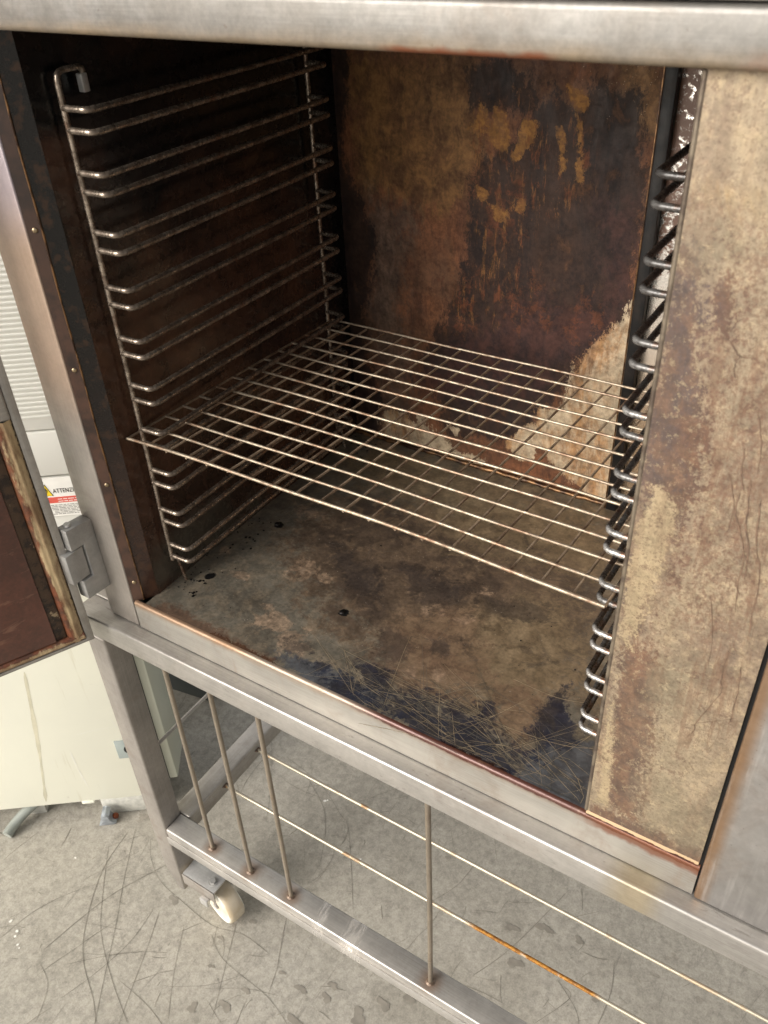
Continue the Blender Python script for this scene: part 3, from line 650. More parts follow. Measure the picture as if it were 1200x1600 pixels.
# front lip, rolled over the edge
lipp = [(.0055, .0)] + [(.0045 - .0045 * math.sin(t), -.0045 + .0045 * math.cos(t)) for t in [math.pi / 2 * k / 6 for k in range(7)]] + [(0, -.047), (.004, -.047), (.004, -.006)]
lip = prism('front_lip', lipp, 'x', -.019, .7545, M['lip'], oven)
ss = prism('sill_strip', [(.0012, -.002), (.0105, -.002), (.0105, .0062), (.0012, .0062)], 'x', W - .001, .7525, M['sill'], oven, .0006)

# left wall
wall_fields = {
 'soot_dark': [([(-0.002,0.747),(1.091,0.662),(0.715,0.137),(0.553,0.201),(0.505,0.393),(0.334,0.441),(0.214,0.460),(0.148,0.494),(0.067,0.453),(0.050,0.541),(-0.011,0.507),(-0.030,0.673)], .09), ([(0.487,0.593),(0.593,0.577),(0.589,-0.069),(0.540,-0.015),(0.502,0.243)], .02)],
 'grease': [([(0.007,0.501),(0.018,0.470),(0.008,0.416),(0.002,0.340),(0.000,0.273),(-0.002,0.201),(0.009,0.185),(0.022,0.244),(0.028,0.361),(0.029,0.437),(0.034,0.492),(0.032,0.526)], .006)],
 'goldline': [([(-0.003,0.504),(-0.011,0.330),(-0.012,0.168),(-0.007,0.015),(0.015,0.009),(0.008,0.125),(0.010,0.303),(0.009,0.494)], .006)],
 'wallgrey': [([(0.004,0.052),(0.003,0.007),(0.122,-0.011),(0.275,-0.003),(0.253,0.047),(0.137,0.050),(0.062,0.066)], .03)],
}
lw = sheet('side_wall', 'x', 0, (.03, 0), (D, H), .006, M['wall'], wall_fields, oven)
sp = prism('return_strip', [(-.0215, .002), (-.0105, .0112), (-.0125, .0135), (-.0225, .006)], 'z', -.0005, .697, M['strip'], oven)
prism('wall_edge', [(-.0105, .0114), (0, .0298), (-.004, .0300), (-.0130, .0135)], 'z', -.0005, .697, M['greasew'], oven)
tube('wall_seam', [(-.0102, .0112 + .0005 * math.sin(z * 40), z) for z in [.0 + .69 * k / 30 for k in range(31)]], .0012, M['seam'], oven, 8, .25)
for z in (.032, .193, .352, .512, .66):
    bm = bmesh.new(); bmesh.ops.create_uvsphere(bm, u_segments=12, v_segments=8, radius=.0032)
    for v in bm.verts: v.co.z *= .5
    o = link('screw', finish(bm, 'screw'), M['screw'], oven, (-.0155, .0068, z)); o.rotation_euler = Vector((.65, -.76, 0)).to_track_quat('Z', 'Y').to_euler()

# back plate
back_fields = {
 'ochre': [([(0.024,0.596),(0.218,0.604),(0.240,0.492),(0.182,0.410),(0.032,0.419)], .03), ([(0.400,0.612),(0.461,0.611),(0.468,0.528),(0.425,0.539)], .02)],
 'greyish': [([(0.049,0.421),(0.119,0.402),(0.092,0.250),(0.113,0.167),(0.108,-0.004),(0.029,-0.001),(0.061,0.108),(0.036,0.218)], .03)],
 'red': [([(0.361,0.338),(0.453,0.319),(0.408,0.235),(0.354,0.181),(0.271,0.182),(0.248,0.240)], .03), ([(0.218,0.626),(0.351,0.630),(0.338,0.603),(0.236,0.602)], .02)],
 'dark': [([(-0.015,0.633),(0.031,0.619),(0.012,0.462),(0.032,0.419),(0.062,0.347),(0.052,0.285),(0.031,0.239),(0.032,0.149),(0.059,0.059),(0.041,-0.024),(-0.029,-0.045),(-0.039,0.410)], .014),  # left-edge area is shade falling on the plate, painted as dark colour
          ([(0.212,0.590),(0.250,0.602),(0.297,0.594),(0.312,0.559),(0.332,0.582),(0.351,0.551),(0.373,0.570),(0.382,0.597),(0.404,0.579),(0.435,0.574),(0.452,0.505),(0.460,0.422),(0.459,0.302),(0.416,0.246),(0.374,0.186),(0.320,0.072),(0.183,0.044),(0.137,0.173),(0.172,0.245),(0.204,0.311),(0.219,0.352),(0.218,0.414),(0.222,0.458),(0.240,0.492),(0.267,0.501),(0.285,0.516),(0.301,0.544),(0.247,0.555),(0.219,0.560)], .016),
          ([(0.213,0.575),(0.263,0.592),(0.273,0.564),(0.247,0.540),(0.215,0.545)], .01)],
 'plum': [([(0.247,0.260),(0.335,0.306),(0.455,0.302),(0.390,0.230),(0.345,0.168),(0.230,0.105),(0.112,0.121),(0.183,0.205)], .03), ([(0.404,0.438),(0.452,0.452),(0.460,0.329),(0.427,0.314)], .025)],
 'gold': [([(0.249,0.551),(0.265,0.541),(0.275,0.519),(0.266,0.499),(0.244,0.501),(0.239,0.520)], .005), ([(0.294,0.539),(0.310,0.537),(0.307,0.514),(0.293,0.497),(0.277,0.488),(0.286,0.516)], .005), ([(0.334,0.535),(0.348,0.529),(0.353,0.484),(0.345,0.478),(0.339,0.517)], .004),
          ([(0.359,0.552),(0.370,0.538),(0.374,0.470),(0.367,0.470),(0.364,0.519)], .004), ([(0.344,0.582),(0.365,0.577),(0.374,0.563),(0.363,0.548),(0.349,0.569)], .005), ([(0.227,0.450),(0.246,0.444),(0.237,0.430),(0.227,0.433)], .005),
          ([(0.287,0.442),(0.300,0.440),(0.297,0.420),(0.288,0.423)], .004), ([(0.229,0.554),(0.246,0.536),(0.234,0.516),(0.218,0.522)], .008), ([(0.247,0.427),(0.280,0.427),(0.272,0.404),(0.252,0.406)], .006)],
 'goldzone': [([(0.210,0.567),(0.272,0.578),(0.317,0.552),(0.372,0.584),(0.393,0.461),(0.328,0.403),(0.283,0.362),(0.218,0.379)], .02), ([(0.183,0.365),(0.310,0.401),(0.328,0.276),(0.183,0.226)], .03)],
 'rustpatch': [([(0.364,0.302),(0.417,0.321),(0.413,0.274),(0.349,0.251)], .016), ([(0.266,0.303),(0.332,0.343),(0.347,0.280),(0.289,0.248)], .016), ([(0.183,0.307),(0.230,0.325),(0.236,0.278),(0.200,0.230)], .014), ([(0.232,0.442),(0.297,0.450),(0.301,0.391),(0.243,0.383)], .012)],
 'beige': [([(0.054,0.057),(0.110,0.060),(0.183,0.031),(0.208,0.007),(0.108,-0.004),(0.045,0.004)], .012), ([(0.459,0.322),(0.451,0.301),(0.427,0.277),(0.416,0.246),(0.390,0.230),(0.387,0.189),(0.378,0.144),(0.337,0.133),(0.330,0.086),(0.376,0.041),(0.410,0.017),(0.445,-0.020),(0.476,-0.021),(0.485,0.213),(0.464,0.330)], .010),
           ([(0.287,0.062),(0.329,0.109),(0.351,0.092),(0.333,0.040),(0.300,0.036)], .006), ([(0.108,0.009),(0.183,0.019),(0.255,0.016),(0.232,-0.017),(0.108,-0.020)], .006), ([(0.116,0.068),(0.141,0.069),(0.128,0.050)], .004), ([(0.183,0.062),(0.207,0.063),(0.198,0.046)], .003)],
 'fleck': [([(0.321,0.610),(0.400,0.611),(0.454,0.602),(0.446,0.554),(0.381,0.571),(0.330,0.596)], .02)],
}
bw = .463
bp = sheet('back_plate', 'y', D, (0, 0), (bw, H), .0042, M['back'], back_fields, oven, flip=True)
# the dark upright beside the plate and the bright panel to its right
box('back_flange', (bw + .0008, D - .012, .0), (bw + .016, D - .0005, H), M['soot_dark'], oven, .0015)
box('flange_edge', (bw - .0012, D - .0125, .001), (bw + .0008, D - .0105, H - .01), M['seam'], oven, .0004)
box('rear_side_panel', (bw + .016, D + .001, 0), (W, D + .006, H), M['spark'], oven, .001)
bm = bmesh.new()
pp = [(0.0 + bw * t / 40, D - .003 - .002 * random.random(), .002 + .002 * random.random()) for t in range(41)]
add_tube(bm, pp, .0042, 8, True, .25); link('floor_bead', finish(bm, 'floor_bead', ang=60), M['seam'], oven)
# ceiling, right wall, outer skins
box('cavity_ceiling', (-.004, .002, H), (W + .01, D + .01, H + .004), M['soot_dark'], oven)
box('right_wall', (W, .012, 0), (W + .003, D, H), M['spark'], oven)
box('outer_side_skin', (-.0775, .0215, -.047), (-.0745, .62, .86), M['steely'], oven, .001)
box('outer_back_skin', (-.0745, .617, -.047), (1.25, .62, .86), M['steelx'], oven, .001)
box('outer_roof_skin', (-.0745, .004, .857), (1.25, .617, .86), M['steelx'], oven, .001)
box('underside_skin', (-.0745, .006, -.047), (1.25, .617, -.044), M['steelx'], oven, .001)
# door post
box('door_post', (-.0785, 0, -.047), (-.0222, .02, .6965), M['postt'], oven, .0022, 3)
# header
box('header_rail', (-.0785, -.014, .6975), (1.25, .0015, .7295), M['header'], oven, .005, 4)
box('upper_front_skin', (-.0785, -.0165, .7308), (1.25, -.001, .86), M['steelx'], oven, .002)

# beige side panel, hanging just behind the front plane
pan_fields = {
 'brown': [([(0.633,0.488),(0.639,0.590),(0.649,0.599),(0.662,0.524),(0.682,0.460),(0.678,0.404),(0.660,0.292),(0.669,0.188),(0.670,0.117),(0.681,0.056),(0.658,0.029),(0.644,0.100),(0.647,0.175),(0.644,0.270),(0.646,0.361)], .012), ([(0.642,0.172),(0.664,0.265),(0.686,0.230),(0.686,0.109),(0.692,0.022),(0.651,0.034)], .014), ([(0.663,0.586),(0.675,0.583),(0.679,0.546),(0.666,0.552)], .01), ([(0.642,0.022),(0.754,0.028),(0.756,0.008),(0.642,-0.006)], .006)],
 'grey': [([(0.638,0.598),(0.655,0.598),(0.662,0.560),(0.665,0.506),(0.664,0.433),(0.656,0.358),(0.642,0.326),(0.635,0.435),(0.637,0.519)], .012), ([(0.636,0.376),(0.644,0.373),(0.648,0.286),(0.641,0.253),(0.635,0.323)], .004)],
 'mottle': [([(0.634,0.621),(0.690,0.605),(0.740,0.368),(0.708,0.287),(0.650,0.330),(0.633,0.518)], .03)],
 'veins': [([(0.666,0.525),(0.703,0.542),(0.753,0.309),(0.758,0.157),(0.711,0.144),(0.688,0.346)], .02)],
 'cool': [([(0.667,0.204),(0.695,0.243),(0.734,0.141),(0.744,0.051),(0.692,0.022),(0.669,0.097)], .03), ([(0.657,0.620),(0.678,0.626),(0.686,0.589),(0.658,0.593)], .02)],
 'rust': [([(0.657,0.479),(0.672,0.468),(0.671,0.446),(0.659,0.453)], .01), ([(0.659,0.262),(0.675,0.263),(0.676,0.224),(0.661,0.225)], .012)],
 'pale': [([(0.639,0.371),(0.652,0.418),(0.669,0.400),(0.667,0.350),(0.652,0.251),(0.642,0.262)], .008), ([(0.647,0.042),(0.642,0.172),(0.647,0.175),(0.654,0.107),(0.658,0.029),(0.642,0.027)], .004)],
 'yellow': [([(0.659,0.631),(0.681,0.645),(0.688,0.613),(0.669,0.618)], .02)],
}
sheet('side_panel', 'y', -.0005, (W, .0085), (.7528, .6965), .004, M['panel'], pan_fields, oven, flip=True, thick=.0015)
M['crack'] = plain('brown crack', (116, 92, 74), .5, var=.3, sc=120)
cl = []
for pts, wd in (([(0.728,0.288),(0.728,0.253),(0.731,0.242),(0.726,0.221),(0.718,0.193),(0.718,0.183),(0.713,0.170)], .0011), ([(0.718,0.193),(0.733,0.204),(0.748,0.217)], .0006),
                ([(0.725,0.325),(0.722,0.354),(0.720,0.384),(0.708,0.414),(0.708,0.431)], .0016), ([(0.713,0.444),(0.717,0.406),(0.723,0.385),(0.725,0.358)], .0018), ([(0.722,0.430),(0.727,0.392),(0.735,0.366),(0.737,0.328),(0.739,0.309)], .0016),
                ([(0.673,0.544),(0.681,0.540),(0.688,0.532),(0.698,0.533)], .0016), ([(0.688,0.532),(0.686,0.524),(0.688,0.516)], .001), ([(0.698,0.444),(0.706,0.419),(0.706,0.396)], .0012), ([(0.705,0.333),(0.713,0.296),(0.716,0.261)], .0008),
                ([(0.740,0.274),(0.743,0.238),(0.743,0.207)], .001), ([(0.704,0.467),(0.706,0.446),(0.710,0.434)], .0014), ([(0.710,0.355),(0.719,0.354),(0.725,0.342)], .0009), ([(0.706,0.497),(0.714,0.470),(0.716,0.450)], .0014)):
    q = smooth_line(pts, 5); cl.append(([(a + random.uniform(-.0005, .0005), b) for a, b in q], wd))
vribbons('stain_lines', cl, -.0009, M['crack'], oven)
tube('panel_edge', [(W - .0008, .0008, .0085 + .687 * k / 20) for k in range(21)], .0022, M['paneledge'], oven, 8)
# dark gap and right-hand body front
box('gap_backing', (.7500, .004, -.046), (.760, .02, .6965), M['black'], oven)
box('body_front', (.7565, -.003, -.047), (1.25, .003, .6965), M['bodyf'], oven, .0028, 4)

# hinge
hg = prism('hinge', [(0, .014), (0, .129), (-.041, .134), (-.041, .101), (-.021, .100), (-.021, .047), (-.038, .048), (-.038, .017)], 'x', -.078, -.0595, M['hinge'], oven, .0012)
hl = prism('hinge_leaf', [(-.0225, .051), (-.0225, .097), (-.046, .0985), (-.046, .0975)], 'x', -.0765, -.061, M['hinge'], hg, 0)
bpy.data.objects.remove(hl)
box('hinge_leaf', (-.0765, -.052, .0505), (-.0615, -.0235, .0975), M['hinge'], hg, .0012)
bm = bmesh.new(); bmesh.ops.create_cone(bm, cap_ends=True, segments=20, radius1=.0048, radius2=.0042, depth=.003)
link('pin_cap', finish(bm, 'pin_cap'), M['plate'], hg, (-.069, -.030, .1352))
tube('hinge_pin', [(-.0675, -.0215, .046), (-.0675, -.0215, .102)], .0017, M['steelx'], hg, 10)

# ---- door, swung open to the left
DR = (0, 0, R(-115.6)); 
bm = bmesh.new(); add_box(bm, (-.003, -.045, -.0585), (.56, -.003, .74), .004, 3)
door = link('door', finish(bm, 'door'), M['steelx'], oven, (-.072, -.045, 0), DR)
# steel rim that holds the gasket
prism('door_rim', [(-.003, -.0585), (.56, -.0585), (.56, -.0535), (.0075, -.0535), (.0075, .74), (-.003, .74)], 'y', -.003, .0015, M['post'], door, .0008)
def gasket_strip(name, a0, a1, t0, t1, vertical):
    # cross-section hump from a0 to a1, run from t0 to t1
    n = 12; segs = 60; vs, fs = [], []; inn, outr = [], []
    for j in range(segs + 1):
        t = t0 + (t1 - t0) * j / segs
        for i in range(n + 1):
            s_ = i / n; a = a0 + (a1 - a0) * s_
            hgt = .0075 * (math.sin(math.pi * s_) ** .6) * (1 + .10 * math.sin(2 * math.pi * s_ * 3)) + mnoise.noise(Vector((t * 60, s_ * 4, 0))) * .0009
            y = -.003 + max(0, hgt)
            vs.append((a, y, t) if vertical else (t, y, a)); inn.append(min(1, max(0, (s_ - .45) * 1.9))); outr.append(max(0, .62 - s_ * 3.2))
    for j in range(segs):
        for i in range(n): q = j * (n + 1) + i; fs.append((q, q + 1, q + n + 2, q + n + 1))
    me = bpy.data.meshes.new(name); me.from_pydata(vs, [], fs)
    for nm, arr in (('inner', inn), ('outer', outr)):
        at = me.attributes.new(nm, 'FLOAT', 'POINT'); at.data.foreach_set('value', np.array(arr, np.float32))
    me.update(); me.shade_smooth()
    return link(name, me, M['gasket'], door)
gasket_strip('gasket', .0078, .031, -.050, .302, True)
gasket_strip('gasket', -.0532, -.0385, .0085, .55, False)
box('gasket_channel', (.0078, -.003, .302), (.030, .004, .74), M['steelx'], door, .003, 3)
box('door_channel', (.031, -.0028, -.0385), (.0455, -.0005, .735), M['channel'], door, .0005)
box('door_panel', (.0455, -.0028, -.0385), (.55, .0018, .735), M['doorpanel'], door, .001)

# ------------------------------------------------------------------ tray racks
def make_rack(right, label):
    s = -1 if right else 1; x0 = .632 if right else .0098; xc = .6005 if right else .0438; mat = M['rackr'] if right else M['rack']
    rk = thing('tray_rack', label, 'rack', (x0, .059, .045), group='tray racks on the two cavity sides'); L = rk.location
    y0, y1 = .059, .457; r = .0029 if right else .0034
    def rel(p): return (p[0] - L[0], p[1] - L[1], p[2] - L[2])
    up = bend([rel((x0, y0, .045)), rel((x0, y0, .653)), rel((x0, .092, .653)), rel((x0, .092, .640))], .010)
    pts = []
    for a, b in zip(up[:-1], up[1:]):
        n = max(1, int((b - a).length / .02)); pts += [a.lerp(b, k / n) for k in range(n)]
    pts.append(up[-1]); tube('upright', pts, .0031, mat, rk, 10, .07)
    tube('upright', [rel((x0, y1, .045 + .6 * k / 30)) for k in range(31)], .0031, mat, rk, 10, .07)
    for yy in (y0, y1): tube('foot', [rel((x0 + s * .004, yy + .012, .002)), rel((x0 + s * .002, yy + .006, .052))], .0022, mat, rk, 8)
    box('hook', (s * .001 - .004, .026, .585), (s * .001 + .004, .034, .602), M['plate'], rk, .0008)
    bm = bmesh.new()
    pl_ = bend([(x0, y0, 0), (xc, y0 + .001, 0), (xc, y1 - .002, 0), (x0, y1, 0)], .009, 6); pts = []
    for a, b in zip(pl_[:-1], pl_[1:]):
        n = max(1, int((b - a).length / .016)); pts += [a.lerp(b, k / n) for k in range(n)]
    pts.append(pl_[-1]); pts = [p_ + Vector((0, 0, .0006 * mnoise.noise(Vector((p_.y * 8, p_.x * 9, 1 + right))))) for p_ in pts]
    add_tube(bm, pts, r, 12, True, .06); me = finish(bm, 'rung', ang=60); me.materials.append(mat)
    for k in range(10):
        for dz in (-.0100, .0100):
            o = bpy.data.objects.new('rung', me); col.objects.link(o); o.parent = rk
            o.location = (-L[0], -L[1] + random.uniform(-.0008, .0008), .063 + .0608 * k + dz - L[2] + random.uniform(-.0006, .0006))
    return rk
make_rack(False, 'left burnt wire tray rack hanging on the dark cavity wall beside the open door')
make_rack(True, 'right blackened wire tray rack half hidden behind the stained beige panel')

# ------------------------------------------------------------------ wire shelf
SZ = .2478
sh = thing('wire_shelf', 'rusty wire grid shelf resting across the two tray racks', 'shelf', (.31, .24, SZ))
def shz(x, y):
    t = min(1, max(0, x / .615)); f = math.exp(-(y - .041) / .11); return SZ + .0065 * 4 * t * (1 - t) * f
def shx(t, i): return .002 + .0017 * i + t * (.6125 - .0006 * i)
rowsy = [.041 + .0313 * i for i in range(14)]
for i, y in enumerate(rowsy):
    pts = [(shx(k / 24, i) - .31, y - .24 + .001 * math.sin(k * .5 + i), shz(shx(k / 24, i), y) - SZ) for k in range(25)]
    tube('long_wire', pts, .0017 if i else .0020, M['shelf'], sh, 8)
for j in range(20):
    t = j / 19
    pts = [(shx(t, q) - .31, .041 + .0313 * q - .24, shz(shx(t, q), .041 + .0313 * q) - SZ - (.0033 if 0 < j < 19 else .0005)) for q in [.03 + 12.97 * k / 16 for k in range(17)]]
    tube('cross_wire', pts, .0015, M['shelfc'], sh, 8)

# ------------------------------------------------------------------ stand
st = thing('oven_stand', 'stainless steel tube stand carrying the oven, with thin rods and a white castor', 'stand', (-.105, -.002, -.80))
SL = Vector(st.location)
def sbox(name, lo, hi, mat, bev=.003, seg=3):
    return box(name, Vector(lo) - SL, Vector(hi) - SL, mat, st, bev, seg)
def grp(o): return o
class _P: pass
# keep object space = world axes for the rail materials: rails are built at their own origin with parent offset
def sworld(o): o.location = -SL; return o
sworld(box('top_rail', (-.135, -.022, -.0885), (1.25, .018, -.0485), M['rail'], st, .0035, 4))
sworld(box('top_rail', (-.135, .56, -.0885), (1.25, .60, -.0485), M['rail'], st, .0035, 4))
sworld(box('end_rail', (-.135, .0182, -.0885), (-.095, .5598, -.0487), M['steely'], st, .003, 3))
# rounded bar welded along the oven foot: top end of the left corner
for (x, y, nm) in ((-.125, -.022, 1), (-.125, .56, 0), (1.21, -.022, 0), (1.21, .56, 0)):
    if nm:
        pf = [(-.125, -.0888), (-.125, -.697), (-.104, -.765), (-.085, -.757), (-.085, -.0888)]
        sworld(prism('leg', pf, 'y', y, y + .040, M['leg'], st, .0035, seg=3))
    else: sworld(box('leg', (x, y, -.74), (x + .04, y + .04, -.0888), M['leg'], st, .0035, 3))
sworld(box('lower_rail', (-.0848, -.0218, -.5985), (1.21, .0175, -.558), M['rail2'], st, .003, 3))
sworld(box('rail_flange', (-.0846, -.0245, -.5980), (1.21, -.0215, -.5775), M['rail2'], st, .0013, 2))
sworld(box('lower_rail', (-.0848, .562, -.5985), (1.21, .60, -.558), M['rail2'], st, .003, 3))
sworld(box('side_rail', (-.1045, .0185, -.598), (-.0650, .5615, -.5575), M['steely'], st, .003, 3))
sworld(box('side_rail', (1.20, .0185, -.598), (1.24, .5615, -.5575), M['steely'], st, .003, 3))
def weld(x, y, z, s_=1):
    bm = bmesh.new(); bmesh.ops.create_icosphere(bm, subdivisions=2, radius=.0075 * s_)
    for v in bm.verts:
        v.co *= 1 + .25 * mnoise.noise(v.co * 400); v.co.z *= .4
    sworld(link('weld', finish(bm, 'weld'), M['weld'], st)).location = Vector((x, y, z)) - SL
for i, x in enumerate((.012, .098, .184, .449)):
    o = tube('upright_rod', [(x, -.003, -.0880), (x + .001, -.0045, -.33), (x, -.005, -.5585)], .0038, M['rod'], st, 12); sworld(o)
    weld(x, -.005, -.5578)
sworld(tube('side_rod', [(-.104, .018, -.386), (-.104, .56, -.386)], .0034, M['steely'], st, 10)); 
for y in (.112, .208, .304, .40):
    sworld(tube('long_rod', [(-.0655, y, -.5755), (.5, y + .001, -.5765), (1.20, y, -.5755)], .0032, M['standwire'], st, 12)); weld(-.0655, y, -.5745, .9)
# dark scorch round each weld is part of the rail: thin heat rings
# castor
cs = sworld(box('castor', (-.0795, -.0195, -.7000), (-.0015, .0175, -.6955), M['plate'], st, .0008))
def csub(o): return o
box('plate_flange', (-.0795, -.0225, -.726), (-.0015, -.0197, -.6957), M['leg'], cs, .0008)
for bx, by in ((-.017, -.004),):
    bm = bmesh.new(); bmesh.ops.create_cone(bm, cap_ends=True, segments=24, radius1=.0085, radius2=.0085, depth=.0014, matrix=Matrix.Translation((0, 0, .0007)))
    bmesh.ops.create_cone(bm, cap_ends=True, segments=6, radius1=.0064, radius2=.0058, depth=.0048, matrix=Matrix.Translation((0, 0, .0036)))
    link('bolt', finish(bm, 'bolt', ang=25), M['hinge'], cs, (bx, by, -.6955))
# fork
WX, WY, WR = -.018, .010, .046; WZ = GZ + WR
prism('fork', [(-.052, -.7005), (.0, -.7005), (-.006, -.735), (-.018, -.775), (-.034, -.775), (-.046, -.735)], 'y', .0290, .0315, M['plate'], cs, .0005)
prism('fork', [(-.050, -.7005), (-.022, -.7005), (-.018, -.725), (-.026, -.752), (-.040, -.752), (-.048, -.725)], 'y', -.0170, -.0145, M['plate'], cs, .0005)
bm = bmesh.new(); prof = [(.0085, -.018), (.030, -.018), (.034, -.0155), (.0405, -.0175), (.0445, -.0145), (.046, -.008), (.046, .008), (.0445, .0145), (.0405, .0175), (.034, .0155), (.030, .018), (.0085, .018)]
ring = []; NS = 40
for k in range(NS):
    a = 2 * math.pi * k / NS; ring.append([bm.verts.new((math.cos(a) * r_, y_, math.sin(a) * r_)) for r_, y_ in prof])
for k in range(NS):
    for i in range(len(prof)):
        j = (i + 1) % len(prof); bm.faces.new((ring[k][i], ring[k][j], ring[(k + 1) % NS][j], ring[(k + 1) % NS][i]))
me = finish(bm, 'wheel', ang=50)
at = me.attributes.new('tread', 'FLOAT', 'POINT'); at.data.foreach_set('value', np.array([1.0 if math.hypot(v.co.x, v.co.z) > .044 else .1 for v in me.vertices], np.float32))
link('wheel', me, M['wheel'], cs, (WX, WY, WZ), (0, 0, R(-12)))
tube('axle', [(WX - .2 * .021, WY - .98 * .021, WZ), (WX + .2 * .022, WY + .98 * .022, WZ)], .0062, M['plate'], cs, 14)
box('brake_lug', (-.034, -.031, -.742), (-.016, -.0228, -.724), M['plate'], cs, .001)

# ------------------------------------------------------------------ cream cabinet beside the oven
CZ = GZ
cab = thing('cabinet', 'cream painted metal equipment cabinet with louvres and a warning sticker, left of the oven', 'cabinet', (-.255, .144, CZ), (0, 0, R(37.5)))
box('door_gap', (-.84, .0165, .078), (-.020, .022, 1.99), M['black'], cab)
box('lower_door', (-.86, 0, .052), (-.026, .016, .870), M['cream'], cab, .002)
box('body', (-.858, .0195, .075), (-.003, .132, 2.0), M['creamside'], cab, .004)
box('upper_panel', (-.86, 0, .9565), (0, .020, 2.0), M['cream'], cab, .002)
box('middle_panel', (-.86, -.001, .8745), (0, .020, .9535), M['cream'], cab, .002)
bm = bmesh.new()
for k in range(42):
    zz = .978 + k * .0078
    add_box(bm, (-.80, -.0022, zz), (-.02, .0005, zz + .0042), .0010, 2)
lv = link('louvre_ribs', finish(bm, 'louvre_ribs'), M['cream'], cab); lv['kind'] = 'stuff'
for zz in (.868, .8735): pass
# lock
lk = box('lock', (-.101, -.0030, .183), (-.050, .0002, .236), M['lockgrey'], cab, .0008)
bm = bmesh.new(); bmesh.ops.create_cone(bm, cap_ends=True, segments=24, radius1=.0125, radius2=.0125, depth=.002)
link('lock_barrel', finish(bm, 'lock_barrel'), M['black'], lk, (-.073, -.0036, .210), (R(90), 0, 0))
bm = bmesh.new(); bmesh.ops.create_cone(bm, cap_ends=True, segments=20, radius1=.0075, radius2=.0068, depth=.006)
link('lock_core', finish(bm, 'lock_core'), M['plate'], lk, (-.0715, -.0060, .211), (R(90), 0, 0))
# warning sticker (Italian): white ground, yellow triangle, red band, small print
stk = box('warning_sticker', (-.0765, -.0008, .797), (-.004, .0003, .871), M['white'], cab)
stk.location = (0, -.0015, 0)
def tri(name, pts, y, mat):
    me = bpy.data.meshes.new(name); vs = [(a, y, b) for a, b in pts] + [(a, y + .0003, b) for a, b in pts]; n = len(pts)
    me.from_pydata(vs, [], [tuple(range(n)), tuple(range(2 * n - 1, n - 1, -1))] + [(i, (i + 1) % n, n + (i + 1) % n, n + i) for i in range(n)]); return link(name, me, mat, stk)
tri('warning_triangle', [(-.0755, .8375), (-.0600, .8375), (-.0690, .8600)], -.0012, M['ink'])
tri('triangle_face', [(-.0744, .8382), (-.0612, .8382), (-.0690, .8584)], -.0016, M['yellow'])
tri('lightning_bolt', [(-.0688, .854), (-.0708, .848), (-.0686, .848), (-.0700, .8405), (-.0664, .8495), (-.0682, .8495)], -.0020, M['ink'])
box('red_band', (-.0755, -.0013, .8235), (-.005, -.0008, .8345), M['redp'], stk)
cu = bpy.data.curves.new('t', 'FONT'); cu.body = 'ATTENZIONE'; cu.size = .0112; cu.extrude = .0001; cu.space_character = 1.05
to = bpy.data.objects.new('t', cu); col.objects.link(to); bpy.context.view_layer.update()
me = bpy.data.meshes.new_from_object(to); bpy.data.objects.remove(to)
wx = max(v.co.x for v in me.vertices)
lt = link('lettering', me, M['ink'], stk, (-.0590, -.0012, .8425), (R(90), 0, 0)); lt.scale = (.050 / wx, .0080 / max(v.co.y for v in me.vertices), 1)
bm = bmesh.new(); tr = random.Random(4)
for row in range(7):
    x = -.0690 + (.003 if row in (4, 5) else 0); zz = .8185 - row * .0029
    while x < -.008:
        wd = tr.uniform(.003, .012); add_box(bm, (x, -.0011, zz), (min(x + wd, -.006), -.00085, zz + .0010)); x += wd + .0014
sp_ = link('small_print', finish(bm, 'small_print', False), M['inkl'], stk); sp_['kind'] = 'stuff'
bm = bmesh.new()
for row in range(2):
    x = -.055
    while x < -.009:
        wd = tr.uniform(.004, .010); add_box(bm, (x, -.0016, .8300 - row * .0042), (min(x + wd, -.007), -.00135, .8311 - row * .0042)); x += wd + .0016
sp_ = link('small_print', finish(bm, 'small_print', False), M['white'], stk); sp_['kind'] = 'stuff'
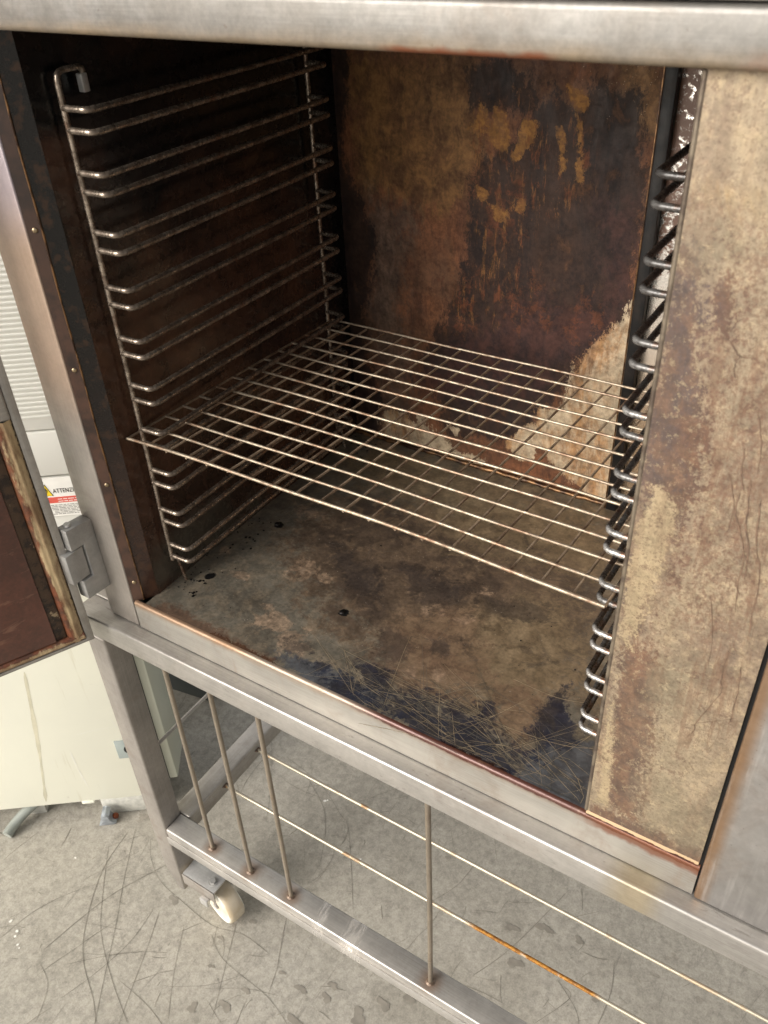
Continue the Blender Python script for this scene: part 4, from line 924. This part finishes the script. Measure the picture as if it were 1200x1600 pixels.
# foot bracket, lever, clip
box('foot_bracket', (-.172, .001, .0015), (-.040, .10, .0515), M['whitemetal'], cab, .0015)
box('door_clip', (-.210, -.001, .045), (-.184, .018, .0535), M['cream'], cab, .001)
lv_ = prism('brake_lever', [(-.180, .0015), (-.150, .001), (-.142, .006), (-.150, .0095), (-.155, .020), (-.151, .034), (-.158, .040), (-.167, .038), (-.171, .028), (-.170, .012)], 'y', -.028, -.006, M['lever'], cab, .001)
bm = bmesh.new(); bmesh.ops.create_cone(bm, cap_ends=True, segments=16, radius1=.0075, radius2=.0070, depth=.006); link('pivot_pin', finish(bm, 'pivot_pin'), M['lever'], lv_, (-.160, -.030, .031), (R(90), 0, 0))
bm = bmesh.new(); bmesh.ops.create_icosphere(bm, subdivisions=2, radius=.007); link('rusty_nut', finish(bm, 'rusty_nut'), M['rustbit'], lv_, (-.146, -.012, .009))
box('leg_block', (-.345, .02, .0), (-.300, .10, .052), M['whitemetal'], cab, .002)
cpts = [Vector((-.23, .055, .060)), Vector((-.285, .042, .046)), Vector((-.330, .014, .030)), Vector((-.358, -.012, .016)), Vector((-.370, -.034, .0108))]
out_ = []
for i in range(len(cpts) - 1):
    for k in range(6):
        P0, P1, P2, P3 = cpts[max(i - 1, 0)], cpts[i], cpts[i + 1], cpts[min(i + 2, len(cpts) - 1)]; t = k / 6
        out_.append(.5 * ((2 * P1) + (-P0 + P2) * t + (2 * P0 - 5 * P1 + 4 * P2 - P3) * t * t + (-P0 + 3 * P1 - 3 * P2 + P3) * t ** 3))
out_.append(cpts[-1]); tube('drain_hose', out_, .0108, M['tube'], cab, 16)
def MX(l): return [(-a, b - CZ) for a, b in l]
M['pscr'] = plain('white paint scratch', (240, 238, 228), .5); M['pst'] = plain('dirty run mark', (206, 200, 176), .45, var=.1, sc=20)
vribbons('paint_scratch', [(smooth_line(MX([(0.192,-0.601),(0.190,-0.656),(0.186,-0.704),(0.182,-0.726)]), 4), .0016), (smooth_line(MX([(0.177,-0.557),(0.127,-0.546),(0.095,-0.543)]), 4), .0010), (smooth_line(MX([(0.092,-0.513),(0.087,-0.548)]), 4), .0012)], -.0004, M['pscr'], cab)
vribbons('run_mark', [(smooth_line(MX([(0.217,-0.369),(0.232,-0.473),(0.253,-0.605),(0.281,-0.754)]), 5), .010)], -.0003, M['pst'], cab)
